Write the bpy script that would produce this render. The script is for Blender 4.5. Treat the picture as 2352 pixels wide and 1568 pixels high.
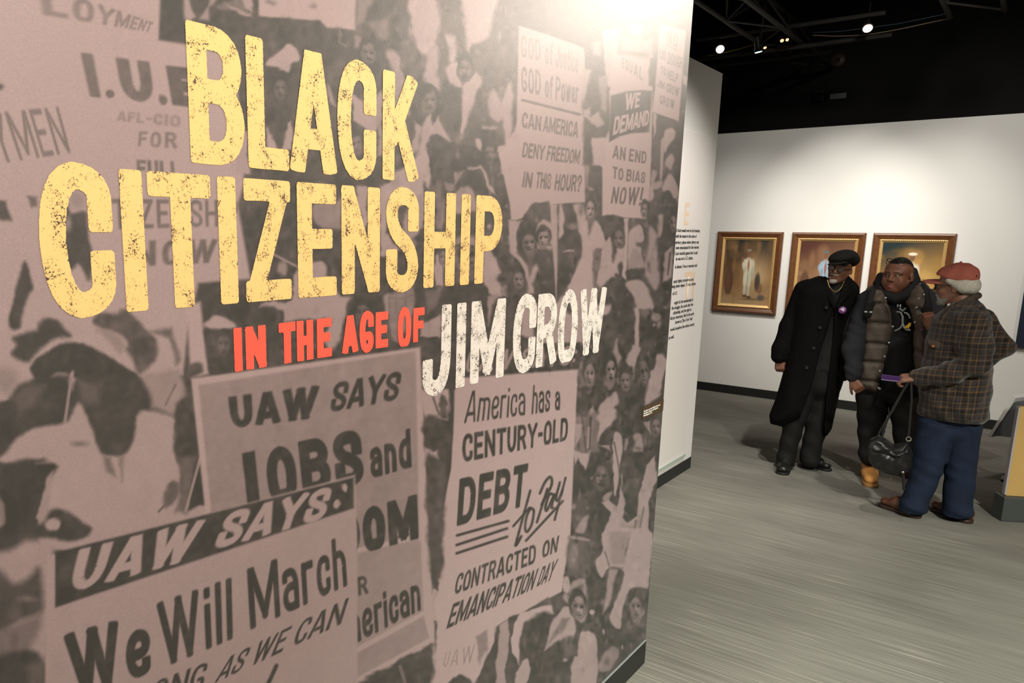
import bpy, bmesh, math, random
import numpy as np
from mathutils import Vector, Matrix

for o in list(bpy.data.objects): bpy.data.objects.remove(o)
SC = bpy.context.scene
COL = SC.collection
R = math.radians

# ---------------------------------------------------------------- camera (X: away from the mural wall, Y: along it, Z: up; metres)
CAM = np.array([0., 0., 1.9])
FPX, PPX, PPY = 1754., 942., 865.          # focal length and principal point for the 2352 x 1568 frame
PITCH, ROLL, YAW = R(10.87), R(.63), R(39.42)
def _cam_axes():
    cp, sp, cr, sr = math.cos(PITCH), math.sin(PITCH), math.cos(ROLL), math.sin(ROLL)
    rt, up, fw = np.array([1., 0, 0]), np.array([0, sp, cp]), np.array([0, cp, -sp])
    m = np.array([cr * rt + sr * up, -sr * rt + cr * up, fw])
    cy, sy = math.cos(YAW), math.sin(YAW)
    B = np.array([[cy, -sy, 0], [sy, cy, 0], [0, 0, 1.]])
    return m @ B.T
AX = _cam_axes()                            # rows: right, up, forward
cam_d = bpy.data.cameras.new('camera'); cam = bpy.data.objects.new('camera', cam_d); COL.objects.link(cam)
cam_d.sensor_width = 36.; cam_d.sensor_fit = 'HORIZONTAL'; cam_d.lens = FPX / 2352 * 36
cam_d.shift_x = (1176 - PPX) / 2352; cam_d.shift_y = (PPY - 784) / 2352
cam_d.clip_start = .05
M = Matrix.Identity(4)
for i in range(3):
    M[i][0], M[i][1], M[i][2], M[i][3] = AX[0][i], AX[1][i], -AX[2][i], CAM[i]
cam.matrix_world = M
SC.camera = cam
def ray(px, py): return AX.T @ np.array([(px - PPX) / FPX, -(py - PPY) / FPX, 1.])
def on_plane(px, py, axis, v):
    d = ray(px, py); return CAM + d * ((v - CAM[axis]) / d[axis])

# ---------------------------------------------------------------- world, exposure
SC.view_settings.view_transform = 'Standard'; SC.view_settings.look = 'None'
SC.view_settings.exposure = 0.0; SC.view_settings.gamma = 1.0; SC.view_settings.use_curve_mapping = False
W = bpy.data.worlds.new('gallery_air'); SC.world = W; W.use_nodes = True
W.node_tree.nodes['Background'].inputs[0].default_value = (.9, .95, 1., 1)
W.node_tree.nodes['Background'].inputs[1].default_value = .05

# ---------------------------------------------------------------- track lights, and wide soft spots added as general fill
def spot(loc, to, power, angle, blend=.6, col=(1., .86, .7), rad=.06):
    l = bpy.data.lights.new('track_or_fill_light', 'SPOT'); l.energy = power; l.spot_size = R(angle); l.spot_blend = blend
    l.color = col; l.shadow_soft_size = rad
    o = bpy.data.objects.new('track_or_fill_light', l); COL.objects.link(o); o.location = loc
    o.rotation_euler = (Vector(to) - Vector(loc)).to_track_quat('-Z', 'Y').to_euler()
    return o
WARM, NEUT, COOL = (1., .87, .74), (1., .95, .88), (.92, 1., .95)
LIGHTS = [
    ((.40, 5.2, 3.50), (-1.17, 1.8, 3.0), 470, 62, 1., WARM, .10),     # grazes the top of the mural
    ((1.8, .6, 3.8), (-1.17, .9, 1.2), 690, 95, .9, WARM, .2),        # added wide fill, washes the mural from the aisle
    ((3.6, 3.0, 4.2), (-.6, 6.5, .6), 430, 62, .9, WARM, .07),          # key on the visitors
    ((2.2, 1.0, 4.2), (.9, 3.2, 0), 2100, 80, 1., (.97, 1., .90), .15),           # added wide fill, brightens the front floor
    ((-2.72, 7.2, 3.9), (-2.72, 9.45, 1.45), 150, 48, 1., NEUT, .05),    # pictures
    ((-1.80, 7.2, 3.9), (-1.78, 9.45, 1.75), 290, 48, 1., NEUT, .05),
    ((-1.0, 7.2, 3.9), (-1.0, 9.45, 1.6), 230, 50, 1., NEUT, .05),
    ((-.6, 4.6, 3.9), (-2.05, 5.6, .9), 400, 62, .9, NEUT, .06),       # text panel
    ((-.2, 5.6, 4.6), (-1.2, 9.45, 1.4), 420, 80, 1., NEUT, .3),         # added soft general fill over the far bay
]
for a in LIGHTS: spot(*a)
# ---------------------------------------------------------------- object helpers
def tag(o, label=None, cat=None, group=None, kind=None):
    if label: o['label'] = label
    if cat: o['category'] = cat
    if group: o['group'] = group
    if kind: o['kind'] = kind
    return o
def empty(name, loc, rz=0., label=None, cat=None, group=None):
    o = bpy.data.objects.new(name, None); COL.objects.link(o); o.location = loc; o.rotation_euler = (0, 0, rz)
    o.empty_display_size = .1
    return tag(o, label, cat, group)
def link(name, me, mat, parent=None, smooth=False):
    o = bpy.data.objects.new(name, me); COL.objects.link(o)
    for m in (mat if isinstance(mat, (list, tuple)) else [mat]): me.materials.append(m)
    if parent: o.parent = parent
    if smooth: me.polygons.foreach_set('use_smooth', np.ones(len(me.polygons), bool))
    return o
def mesh_np(name, verts, quads, mat, parent=None, smooth=True, colors=None):
    me = bpy.data.meshes.new(name)
    v = np.asarray(verts, np.float32); f = np.asarray(quads, np.int32); k = f.shape[1]
    me.vertices.add(len(v)); me.vertices.foreach_set('co', v.ravel())
    me.loops.add(f.size); me.loops.foreach_set('vertex_index', f.ravel())
    me.polygons.add(len(f)); me.polygons.foreach_set('loop_start', np.arange(0, f.size, k, dtype=np.int32))
    me.polygons.foreach_set('loop_total', np.full(len(f), k, np.int32))
    me.update(calc_edges=True)
    if colors is not None:
        at = me.color_attributes.new('tone', 'FLOAT_COLOR', 'POINT')
        c = np.ones((len(v), 4), np.float32); c[:, :3] = colors
        at.data.foreach_set('color', c.ravel())
    return link(name, me, mat, parent, smooth)
class MB:
    """collects simple solids; build() makes them one mesh"""
    def __init__(self): self.bm = bmesh.new()
    def box(self, c, s, rz=0., bev=0., rx=0., ry=0.):
        g = bmesh.ops.create_cube(self.bm, size=1.)
        m = Matrix.Translation(c) @ Matrix.Rotation(rz, 4, 'Z') @ Matrix.Rotation(rx, 4, 'X') @ Matrix.Rotation(ry, 4, 'Y') @ Matrix.Diagonal((*s, 1))
        bmesh.ops.transform(self.bm, matrix=m, verts=g['verts'])
        if bev:
            e = list({e for v in g['verts'] for e in v.link_edges})
            bmesh.ops.bevel(self.bm, geom=e, offset=bev, segments=2, affect='EDGES', profile=.5)
        return self
    def tube(self, pts, r, n=10, caps=True):
        pts = [Vector(p) for p in pts]; rs = r if isinstance(r, (list, tuple)) else [r] * len(pts)
        rings = []; prev = None
        for i, p in enumerate(pts):
            d = (pts[min(i + 1, len(pts) - 1)] - pts[max(i - 1, 0)]).normalized()
            if prev is None:
                u = d.orthogonal().normalized()
            else:
                u = (prev - d * prev.dot(d)).normalized()
            prev = u; w = d.cross(u)
            rings.append([self.bm.verts.new(p + (u * math.cos(2 * math.pi * k / n) + w * math.sin(2 * math.pi * k / n)) * rs[i]) for k in range(n)])
        for a, b in zip(rings[:-1], rings[1:]):
            for k in range(n): self.bm.faces.new((a[k], a[(k + 1) % n], b[(k + 1) % n], b[k]))
        if caps:
            self.bm.faces.new(rings[0][::-1]); self.bm.faces.new(rings[-1])
        return self
    def prism(self, pts, vec):
        """a polygon pushed along vec"""
        a = [self.bm.verts.new(p) for p in pts]; b = [self.bm.verts.new(Vector(p) + Vector(vec)) for p in pts]
        self.bm.faces.new(a[::-1]); self.bm.faces.new(b)
        for i in range(len(a)):
            j = (i + 1) % len(a); self.bm.faces.new((a[i], a[j], b[j], b[i]))
        return self
    def ball(self, c, r, seg=14):
        g = bmesh.ops.create_uvsphere(self.bm, u_segments=seg, v_segments=seg // 2 + 1, radius=1.)
        rr = r if isinstance(r, (tuple, list)) else (r, r, r)
        bmesh.ops.transform(self.bm, matrix=Matrix.Translation(c) @ Matrix.Diagonal((*rr, 1)), verts=g['verts'])
        return self
    def build(self, name, mat, parent=None, smooth=False):
        bmesh.ops.recalc_face_normals(self.bm, faces=self.bm.faces)
        me = bpy.data.meshes.new(name); self.bm.to_mesh(me); self.bm.free()
        o = link(name, me, mat, parent)
        if smooth:
            for p in me.polygons: p.use_smooth = True
            try: me.set_sharp_from_angle(angle=R(40))
            except Exception: pass
        return o

# ---------------------------------------------------------------- materials
def mat(name, col, rough=.6, spec=.4, metal=0., bump=None, noise=None, coat=0., sheen=0.):
    m = bpy.data.materials.new(name); m.use_nodes = True
    nt = m.node_tree; b = nt.nodes['Principled BSDF']
    b.inputs['Base Color'].default_value = (*col, 1); b.inputs['Roughness'].default_value = rough
    b.inputs['Specular IOR Level'].default_value = spec; b.inputs['Metallic'].default_value = metal
    if sheen: b.inputs['Sheen Weight'].default_value = sheen
    if noise:                                   # (scale, amount) gentle tonal variation
        tc = nt.nodes.new('ShaderNodeTexCoord'); n = nt.nodes.new('ShaderNodeTexNoise'); n.inputs['Scale'].default_value = noise[0]
        n.inputs['Detail'].default_value = 4
        mx = nt.nodes.new('ShaderNodeMix'); mx.data_type = 'RGBA'
        mx.inputs[6].default_value = (*[c * (1 - noise[1]) for c in col], 1); mx.inputs[7].default_value = (*[min(1, c * (1 + noise[1])) for c in col], 1)
        nt.links.new(tc.outputs['Object'], n.inputs['Vector']); nt.links.new(n.outputs['Fac'], mx.inputs[0]); nt.links.new(mx.outputs[2], b.inputs['Base Color'])
    if bump:                                    # (scale, strength)
        tc = nt.nodes.new('ShaderNodeTexCoord'); n = nt.nodes.new('ShaderNodeTexNoise'); n.inputs['Scale'].default_value = bump[0]
        n.inputs['Detail'].default_value = 3
        bp = nt.nodes.new('ShaderNodeBump'); bp.inputs['Strength'].default_value = bump[1]; bp.inputs['Distance'].default_value = .01
        nt.links.new(tc.outputs['Object'], n.inputs['Vector']); nt.links.new(n.outputs['Fac'], bp.inputs['Height']); nt.links.new(bp.outputs['Normal'], b.inputs['Normal'])
    return m
def emit(name, col, s):
    m = mat(name, col); b = m.node_tree.nodes['Principled BSDF']
    b.inputs['Emission Color'].default_value = (*col, 1); b.inputs['Emission Strength'].default_value = s
    return m
def attr_mat(name, rough=.6, spec=.4, bump=None):
    m = mat(name, (.5, .5, .5), rough, spec, bump=bump)
    a = m.node_tree.nodes.new('ShaderNodeAttribute'); a.attribute_name = 'tone'
    m.node_tree.links.new(a.outputs['Color'], m.node_tree.nodes['Principled BSDF'].inputs['Base Color'])
    return m
def srgb(r, g, b):
    f = lambda c: c / 12.92 if c <= .04045 else ((c + .055) / 1.055) ** 2.4
    return (f(r / 255), f(g / 255), f(b / 255))

# ---------------------------------------------------------------- soft solids: distance fields turned into one continuous skin
class SDF:
    def __init__(self, lo, hi, h=.005):
        self.h = h; self.lo = np.array(lo, float)
        self.n = np.ceil((np.array(hi) - self.lo) / h).astype(int) + 1
        self.ax = [self.lo[i] + h * np.arange(self.n[i]) for i in range(3)]
        self.d = np.full(self.n, .05, np.float32)
    def region(self, lo, hi):
        a = np.clip(np.floor((np.array(lo) - self.lo) / self.h).astype(int), 0, self.n)
        b = np.clip(np.ceil((np.array(hi) - self.lo) / self.h).astype(int) + 1, 0, self.n)
        if (b <= a).any(): return None
        sl = tuple(slice(a[i], b[i]) for i in range(3))
        g = np.meshgrid(*[self.ax[i][a[i]:b[i]] for i in range(3)], indexing='ij', sparse=True)
        return sl, g
    def put(self, lo, hi, fn, k=.01, mode='add'):
        pad = k + .02
        r = self.region(np.array(lo) - pad, np.array(hi) + pad)
        if r is None: return self
        sl, g = r
        f = np.broadcast_to(fn(*g), self.d[sl].shape).astype(np.float32)
        f = np.clip(f, -.5, .05)
        a = self.d[sl]
        if mode == 'add':
            if k > 0:
                hh = np.maximum(k - np.abs(a - f), 0) / k
                self.d[sl] = np.minimum(a, f) - hh * hh * k * .25
            else: self.d[sl] = np.minimum(a, f)
        elif mode == 'sub':
            if k > 0:
                hh = np.maximum(k - np.abs(a + f), 0) / k
                self.d[sl] = np.maximum(a, -f) + hh * hh * k * .25
            else: self.d[sl] = np.maximum(a, -f)
        return self
    def cone(self, a, b, ra, rb, k=.012, flat=None, mode='add'):
        a = np.array(a, float); b = np.array(b, float)
        m = max(ra, rb) * (max(1., flat[1]) if flat else 1)
        def fn(x, y, z):
            wx, wy, wz = x - a[0], y - a[1], z - a[2]
            v = b - a
            if flat:
                n = np.array(flat[0], float); n /= np.linalg.norm(n); s = 1 / flat[1] - 1
                dn = wx * n[0] + wy * n[1] + wz * n[2]
                wx, wy, wz = wx + n[0] * dn * s, wy + n[1] * dn * s, wz + n[2] * dn * s
                v = v + n * (v @ n) * s
            L2 = v @ v + 1e-12
            t = np.clip((wx * v[0] + wy * v[1] + wz * v[2]) / L2, 0, 1)
            q = np.sqrt((wx - v[0] * t) ** 2 + (wy - v[1] * t) ** 2 + (wz - v[2] * t) ** 2)
            return q - (ra + (rb - ra) * t)
        return self.put(np.minimum(a, b) - m, np.maximum(a, b) + m, fn, k, mode)
    def chain(self, pts, rs, k=.012, flat=None):
        for i in range(len(pts) - 1): self.cone(pts[i], pts[i + 1], rs[i], rs[i + 1], k, flat)
        return self
    def ell(self, c, r, Rm=None, k=.012, mode='add'):
        c = np.array(c, float); r = np.array(r, float); m = r.max() if Rm is not None else r
        Rm = np.eye(3) if Rm is None else np.array(Rm)
        def fn(x, y, z):
            wx, wy, wz = x - c[0], y - c[1], z - c[2]
            p = [(Rm[0][i] * wx + Rm[1][i] * wy + Rm[2][i] * wz) for i in range(3)]
            k0 = np.sqrt(sum((p[i] / r[i]) ** 2 for i in range(3)))
            k1 = np.sqrt(sum((p[i] / r[i] ** 2) ** 2 for i in range(3))) + 1e-6
            return k0 * (k0 - 1) / k1
        return self.put(c - m, c + m, fn, k, mode)
    def puff(self, poly, t0, T, E=None, k=.012, mode='add', tilt=0.):
        """a closed outline (s,z) swollen to the half depth T about the depth t0 (tilt: change of t0 per metre of height)"""
        p = np.array(poly, float); lo, hi = p.min(0), p.max(0)
        if E is None: E = .5 * min(hi - lo)
        zc = .5 * (lo[1] + hi[1])
        span = abs(tilt) * (hi[1] - lo[1]) * .5
        def fn(x, y, z):
            X = x[:, :, :]; Z = z
            xx, zz = np.broadcast_arrays(X[:, 0, :], Z[:, 0, :])
            d2 = np.full(xx.shape, 1e9); ins = np.zeros(xx.shape, bool)
            for a, b in zip(p, np.roll(p, -1, 0)):
                e = b - a; wx, wz = xx - a[0], zz - a[1]
                h = np.clip((wx * e[0] + wz * e[1]) / (e @ e + 1e-12), 0, 1)
                d2 = np.minimum(d2, (wx - e[0] * h) ** 2 + (wz - e[1] * h) ** 2)
                c = (a[1] > zz) != (b[1] > zz)
                if abs(e[1]) > 1e-12: ins ^= c & (xx < a[0] + (zz - a[1]) * e[0] / e[1])
            sd = np.sqrt(d2) * np.where(ins, -1, 1)
            q = np.clip(-sd / E, 0, 1); th = T * np.sqrt(1 - (1 - q) ** 2)
            dt = np.abs(y - t0 - tilt * (z - zc))
            inn = (dt - th[:, None, :])
            out = np.sqrt(np.maximum(sd, 0)[:, None, :] ** 2 + dt ** 2)
            f = np.where(ins[:, None, :], np.maximum(inn * .7, sd[:, None, :]), out)
            return f
        return self.put((lo[0], t0 - T - span, lo[1]), (hi[0], t0 + T + span, hi[1]), fn, k, mode)
    def carve(self, fn, k=0.): return self.put(self.lo, self.lo + self.h * self.n, fn, k, 'sub')
    def bump(self, fn):
        r = self.region(self.lo, self.lo + self.h * self.n)
        self.d += np.broadcast_to(fn(*r[1]), self.d.shape).astype(np.float32)
        return self
    def skin(self, smooth=1):
        d = self.d.astype(np.float32); d[0], d[-1], d[:, 0], d[:, -1], d[:, :, 0], d[:, :, -1] = [.05] * 6
        for _ in range(smooth):
            for a in range(3):
                e = d.copy(); s0 = [slice(None)] * 3; s1 = [slice(None)] * 3; sm = [slice(None)] * 3
                s0[a] = slice(0, -2); s1[a] = slice(2, None); sm[a] = slice(1, -1)
                e[tuple(sm)] = .5 * d[tuple(sm)] + .25 * (d[tuple(s0)] + d[tuple(s1)]); d = e
        s = d < 0
        n = np.array(s.shape) - 1
        cnt = np.zeros(n, np.int8)
        for dx in (0, 1):
            for dy in (0, 1):
                for dz in (0, 1): cnt += s[dx:n[0] + dx, dy:n[1] + dy, dz:n[2] + dz]
        cells = np.argwhere((cnt > 0) & (cnt < 8))
        if not len(cells): raise RuntimeError('empty field')
        vid = np.full(n, -1, np.int32); vid[tuple(cells.T)] = np.arange(len(cells))
        acc = np.zeros((len(cells), 3)); num = np.zeros(len(cells))
        cor = [(a, b, c) for a in (0, 1) for b in (0, 1) for c in (0, 1)]
        for c0 in cor:
            for ax in range(3):
                if c0[ax]: continue
                c1 = list(c0); c1[ax] = 1
                i0 = tuple((cells + c0).T); i1 = tuple((cells + c1).T)
                v0, v1 = d[i0], d[i1]
                x = (v0 < 0) != (v1 < 0)
                t = np.where(x, v0 / np.where(x, v0 - v1, 1), 0)
                p = np.array(c0, float) + 0 * acc; p[:, ax] += t
                acc += np.where(x[:, None], p, 0); num += x
        V = self.lo + self.h * (cells + acc / num[:, None])
        Q = []
        for ax in range(3):
            b, c = (ax + 1) % 3, (ax + 2) % 3
            sa = [slice(0, -1) if i == ax else slice(1, -1) for i in range(3)]
            sb = [slice(1, None) if i == ax else slice(1, -1) for i in range(3)]
            e = np.argwhere(s[tuple(sa)] != s[tuple(sb)])
            off = np.array([0 if i == ax else 1 for i in range(3)]); e = e + off
            flip = s[tuple(e.T)]
            db = np.eye(3, dtype=int)[b]; dc = np.eye(3, dtype=int)[c]
            q = np.stack([vid[tuple((e - db - dc).T)], vid[tuple((e - dc).T)], vid[tuple(e.T)], vid[tuple((e - db).T)]], 1)
            q = np.where(flip[:, None], q, q[:, ::-1])
            Q.append(q)
        Q = np.concatenate(Q); Q = Q[(Q >= 0).all(1)]
        return V, Q
    def build(self, name, mat, parent=None, smooth=1, color=None):
        V, Q = self.skin(smooth)
        return mesh_np(name, V, Q, mat, parent, True, color(V) if color else None)
# ---------------------------------------------------------------- lettering: a condensed poster alphabet drawn as strokes
GL = {}
def _g(ch, w, *paths): GL[ch] = (w, paths)
# a path is (corner radius, [(x, y), ...]) in a box one cap height tall
_g('A', .50, (0, [(0, 0), (.43, 1)]), (0, [(1, 0), (.57, 1)]), (0, [(.2, .24), (.8, .24)]))
_g('B', .44, (0, [(0, 0), (0, 1)]), (.3, [(0, 1), (.95, 1), (.95, .54), (0, .54)]), (.3, [(0, .54), (1, .54), (1, 0), (0, 0)]))
_g('C', .40, (.4, [(1, .77), (1, 1), (0, 1), (0, 0), (1, 0), (1, .23)]))
_g('Ç', .42, (.4, [(1, .675), (1, 1), (0, 1), (0, 0), (1, 0), (1, .325)]))   # the C of the heavy title face
_g('D', .44, (0, [(0, 0), (0, 1)]), (.35, [(0, 1), (1, 1), (1, 0), (0, 0)]))
_g('E', .36, (0, [(0, 0), (0, 1)]), (0, [(0, 1), (1, 1)]), (0, [(0, .52), (.84, .52)]), (0, [(0, 0), (1, 0)]))
_g('F', .34, (0, [(0, 0), (0, 1)]), (0, [(0, 1), (1, 1)]), (0, [(0, .5), (.84, .5)]))
_g('G', .42, (.4, [(1, .76), (1, 1), (0, 1), (0, 0), (1, 0), (1, .38), (.66, .38)]))
_g('H', .44, (0, [(0, 0), (0, 1)]), (0, [(1, 0), (1, 1)]), (0, [(0, .5), (1, .5)]))
_g('I', .0, (0, [(.5, 0), (.5, 1)]))
_g('J', .36, (.35, [(1, 1), (1, 0), (0, 0), (0, .3)]))
_g('K', .46, (0, [(0, 0), (0, 1)]), (0, [(.9, 1), (.2, .42)]), (0, [(.42, .58), (1, 0)]))
_g('L', .34, (0, [(0, 1), (0, 0)]), (0, [(0, 0), (1, 0)]))
_g('M', .66, (0, [(0, 0), (0, 1)]), (0, [(1, 0), (1, 1)]), (0, [(.06, 1), (.5, .1)]), (0, [(.94, 1), (.5, .1)]))
_g('N', .46, (0, [(0, 0), (0, 1)]), (0, [(1, 0), (1, 1)]), (0, [(.04, 1), (.96, 0)]))
_g('O', .44, (.45, [(.5, 0), (0, 0), (0, 1), (1, 1), (1, 0), (.5, 0)]))
_g('P', .42, (0, [(0, 0), (0, 1)]), (.3, [(0, 1), (1, 1), (1, .45), (0, .45)]))
_g('Q', .44, (.45, [(.5, 0), (0, 0), (0, 1), (1, 1), (1, 0), (.5, 0)]), (0, [(.6, .25), (1, -.1)]))
_g('R', .44, (0, [(0, 0), (0, 1)]), (.3, [(0, 1), (.95, 1), (.95, .48), (0, .48)]), (0, [(.6, .48), (1, 0)]))
_g('S', .42, (.34, [(1, .7), (1, 1), (0, 1), (0, .6), (1, .4), (1, 0), (0, 0), (0, .3)]))
_g('T', .42, (0, [(.5, 0), (.5, 1)]), (0, [(0, 1), (1, 1)]))
_g('U', .42, (.4, [(0, 1), (0, 0), (1, 0), (1, 1)]))
_g('V', .50, (0, [(0, 1), (.5, 0)]), (0, [(1, 1), (.5, 0)]))
_g('W', .76, (0, [(0, 1), (.25, 0)]), (0, [(.25, 0), (.5, 1)]), (0, [(.5, 1), (.75, 0)]), (0, [(.75, 0), (1, 1)]))
_g('X', .50, (0, [(0, 1), (1, 0)]), (0, [(1, 1), (0, 0)]))
_g('Y', .50, (0, [(0, 1), (.5, .45)]), (0, [(1, 1), (.5, .45)]), (0, [(.5, .45), (.5, 0)]))
_g('Z', .42, (0, [(0, 1), (1, 1)]), (0, [(.96, 1), (.04, 0)]), (0, [(0, 0), (1, 0)]))
_g('a', .32, (.25, [(0, .6), (0, .72), (1, .72), (1, 0)]), (.2, [(1, .42), (0, .42), (0, 0), (1, 0)]))
_g('c', .30, (.3, [(1, .52), (1, .72), (0, .72), (0, 0), (1, 0), (1, .2)]))
_g('d', .34, (0, [(1, 0), (1, 1)]), (.3, [(1, .72), (0, .72), (0, 0), (1, 0)]))
_g('e', .33, (.3, [(0, .36), (1, .36), (1, .72), (0, .72), (0, 0), (1, 0), (1, .15)]))
_g('f', .24, (.2, [(1, 1), (.35, 1), (.35, 0)]), (0, [(0, .68), (.9, .68)]))
_g('h', .32, (0, [(0, 0), (0, 1)]), (.25, [(0, .7), (1, .7), (1, 0)]))
_g('i', .0, (0, [(.5, 0), (.5, .68)]), (0, [(.5, .95), (.5, .97)]))
_g('l', .0, (0, [(.5, 0), (.5, 1)]))
_g('m', .58, (0, [(0, 0), (0, .72)]), (.2, [(0, .7), (.5, .7), (.5, 0)]), (.2, [(.5, .7), (1, .7), (1, 0)]))
_g('n', .32, (0, [(0, 0), (0, .72)]), (.25, [(0, .7), (1, .7), (1, 0)]))
_g('o', .32, (.3, [(.5, 0), (0, 0), (0, .72), (1, .72), (1, 0), (.5, 0)]))
_g('r', .22, (0, [(0, 0), (0, .72)]), (.2, [(0, .6), (.2, .72), (1, .72)]))
_g('s', .28, (.2, [(1, .56), (1, .72), (0, .72), (0, .42), (1, .3), (1, 0), (0, 0), (0, .18)]))
_g('t', .22, (.15, [(.3, 1), (.3, 0), (1, 0)]), (0, [(0, .7), (1, .7)]))
_g('u', .32, (.25, [(0, .72), (0, 0), (1, 0), (1, .72)]))
_g('w', .5, (0, [(0, .72), (.25, 0)]), (0, [(.25, 0), (.5, .72)]), (0, [(.5, .72), (.75, 0)]), (0, [(.75, 0), (1, .72)]))
_g('.', .0, (0, [(.5, .0), (.5, .03)]))
_g('-', .16, (0, [(0, .48), (1, .48)]))
_g('!', .0, (0, [(.5, .34), (.5, 1)]), (0, [(.5, 0), (.5, .02)]))
_g('?', .34, (.25, [(0, .75), (0, 1), (1, 1), (1, .58), (.5, .5), (.5, .3)]), (0, [(.5, 0), (.5, .02)]))
_g(':', .0, (0, [(.5, .18), (.5, .2)]), (0, [(.5, .7), (.5, .72)]))
_g(' ', .16)

def round_path(pts, r, n=6):
    pts = [np.array(p, float) for p in pts]
    if r <= 0 or len(pts) < 3: return pts
    out = [pts[0]]
    for a, b, c in zip(pts[:-2], pts[1:-1], pts[2:]):
        la, lc = np.linalg.norm(a - b), np.linalg.norm(c - b)
        ra, rc = min(r, la * .5), min(r, lc * .5)
        p0, p2 = b + (a - b) / la * ra, b + (c - b) / lc * rc
        for i in range(n + 1):
            s = i / n
            # close to a quarter ellipse
            out.append((1 - s) ** 2 * p0 + 2 * s * (1 - s) * (b * .86 + (p0 + p2) * .07) + s * s * p2)
    out.append(pts[-1])
    return out

def seg_list(ch, t, wscale=1.0):
    """strokes of one glyph in units of cap height, outer edges fitted into the box [0,w+t]x[0,1]"""
    w, paths = GL[ch]
    w *= wscale
    segs = []
    for r, pts in paths:
        q = [(t / 2 + x * w, t / 2 + y * (1 - t)) for x, y in pts]
        closed = len(pts) > 3 and pts[0] == pts[-1]
        q = round_path(q, r)
        for i in range(len(q) - 1):
            segs.append((q[i], q[i + 1], (i == 0 and not closed), (i == len(q) - 2 and not closed)))
    return segs, w + t

def sd_strokes(x, y, segs, t, rr=0.0, y0=0.0, y1=1.0):
    d = np.full(x.shape, 9.0)
    for a, b, ea, eb in segs:
        v = b - a; L = float(np.hypot(*v))
        if L < 1e-6: v = np.array([0, 1.]); L = 1e-6
        else: v = v / L
        s = (x - a[0]) * v[0] + (y - a[1]) * v[1]
        q = np.abs(-(x - a[0]) * v[1] + (y - a[1]) * v[0])
        lo = -t / 2 if ea else 0.0
        hi = L + (t / 2 if eb else 0.0)
        ex = np.maximum(lo - s, s - hi)
        bx = ex + rr; by = q - t / 2 + rr
        box = np.hypot(np.maximum(bx, 0), np.maximum(by, 0)) + np.minimum(np.maximum(bx, by), 0) - rr
        if not ea: box = np.where(s < 0, np.hypot(s, q) - t / 2, box)
        if not eb: box = np.where(s > L, np.hypot(s - L, q) - t / 2, box)
        d = np.minimum(d, box)
    cl = np.maximum(y0 - y, y - y1)
    return np.maximum(d, cl)

def homog(src, dst):
    A = []; bb = []
    for (x, y), (u, v) in zip(src, dst):
        A.append([x, y, 1, 0, 0, 0, -u * x, -u * y]); bb.append(u)
        A.append([0, 0, 0, x, y, 1, -v * x, -v * y]); bb.append(v)
    h = np.linalg.solve(np.array(A, float), np.array(bb, float))
    return np.append(h, 1).reshape(3, 3)
def happly(H, x, y):
    w = H[2, 0] * x + H[2, 1] * y + H[2, 2]
    return (H[0, 0] * x + H[0, 1] * y + H[0, 2]) / w, (H[1, 0] * x + H[1, 1] * y + H[1, 2]) / w

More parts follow.
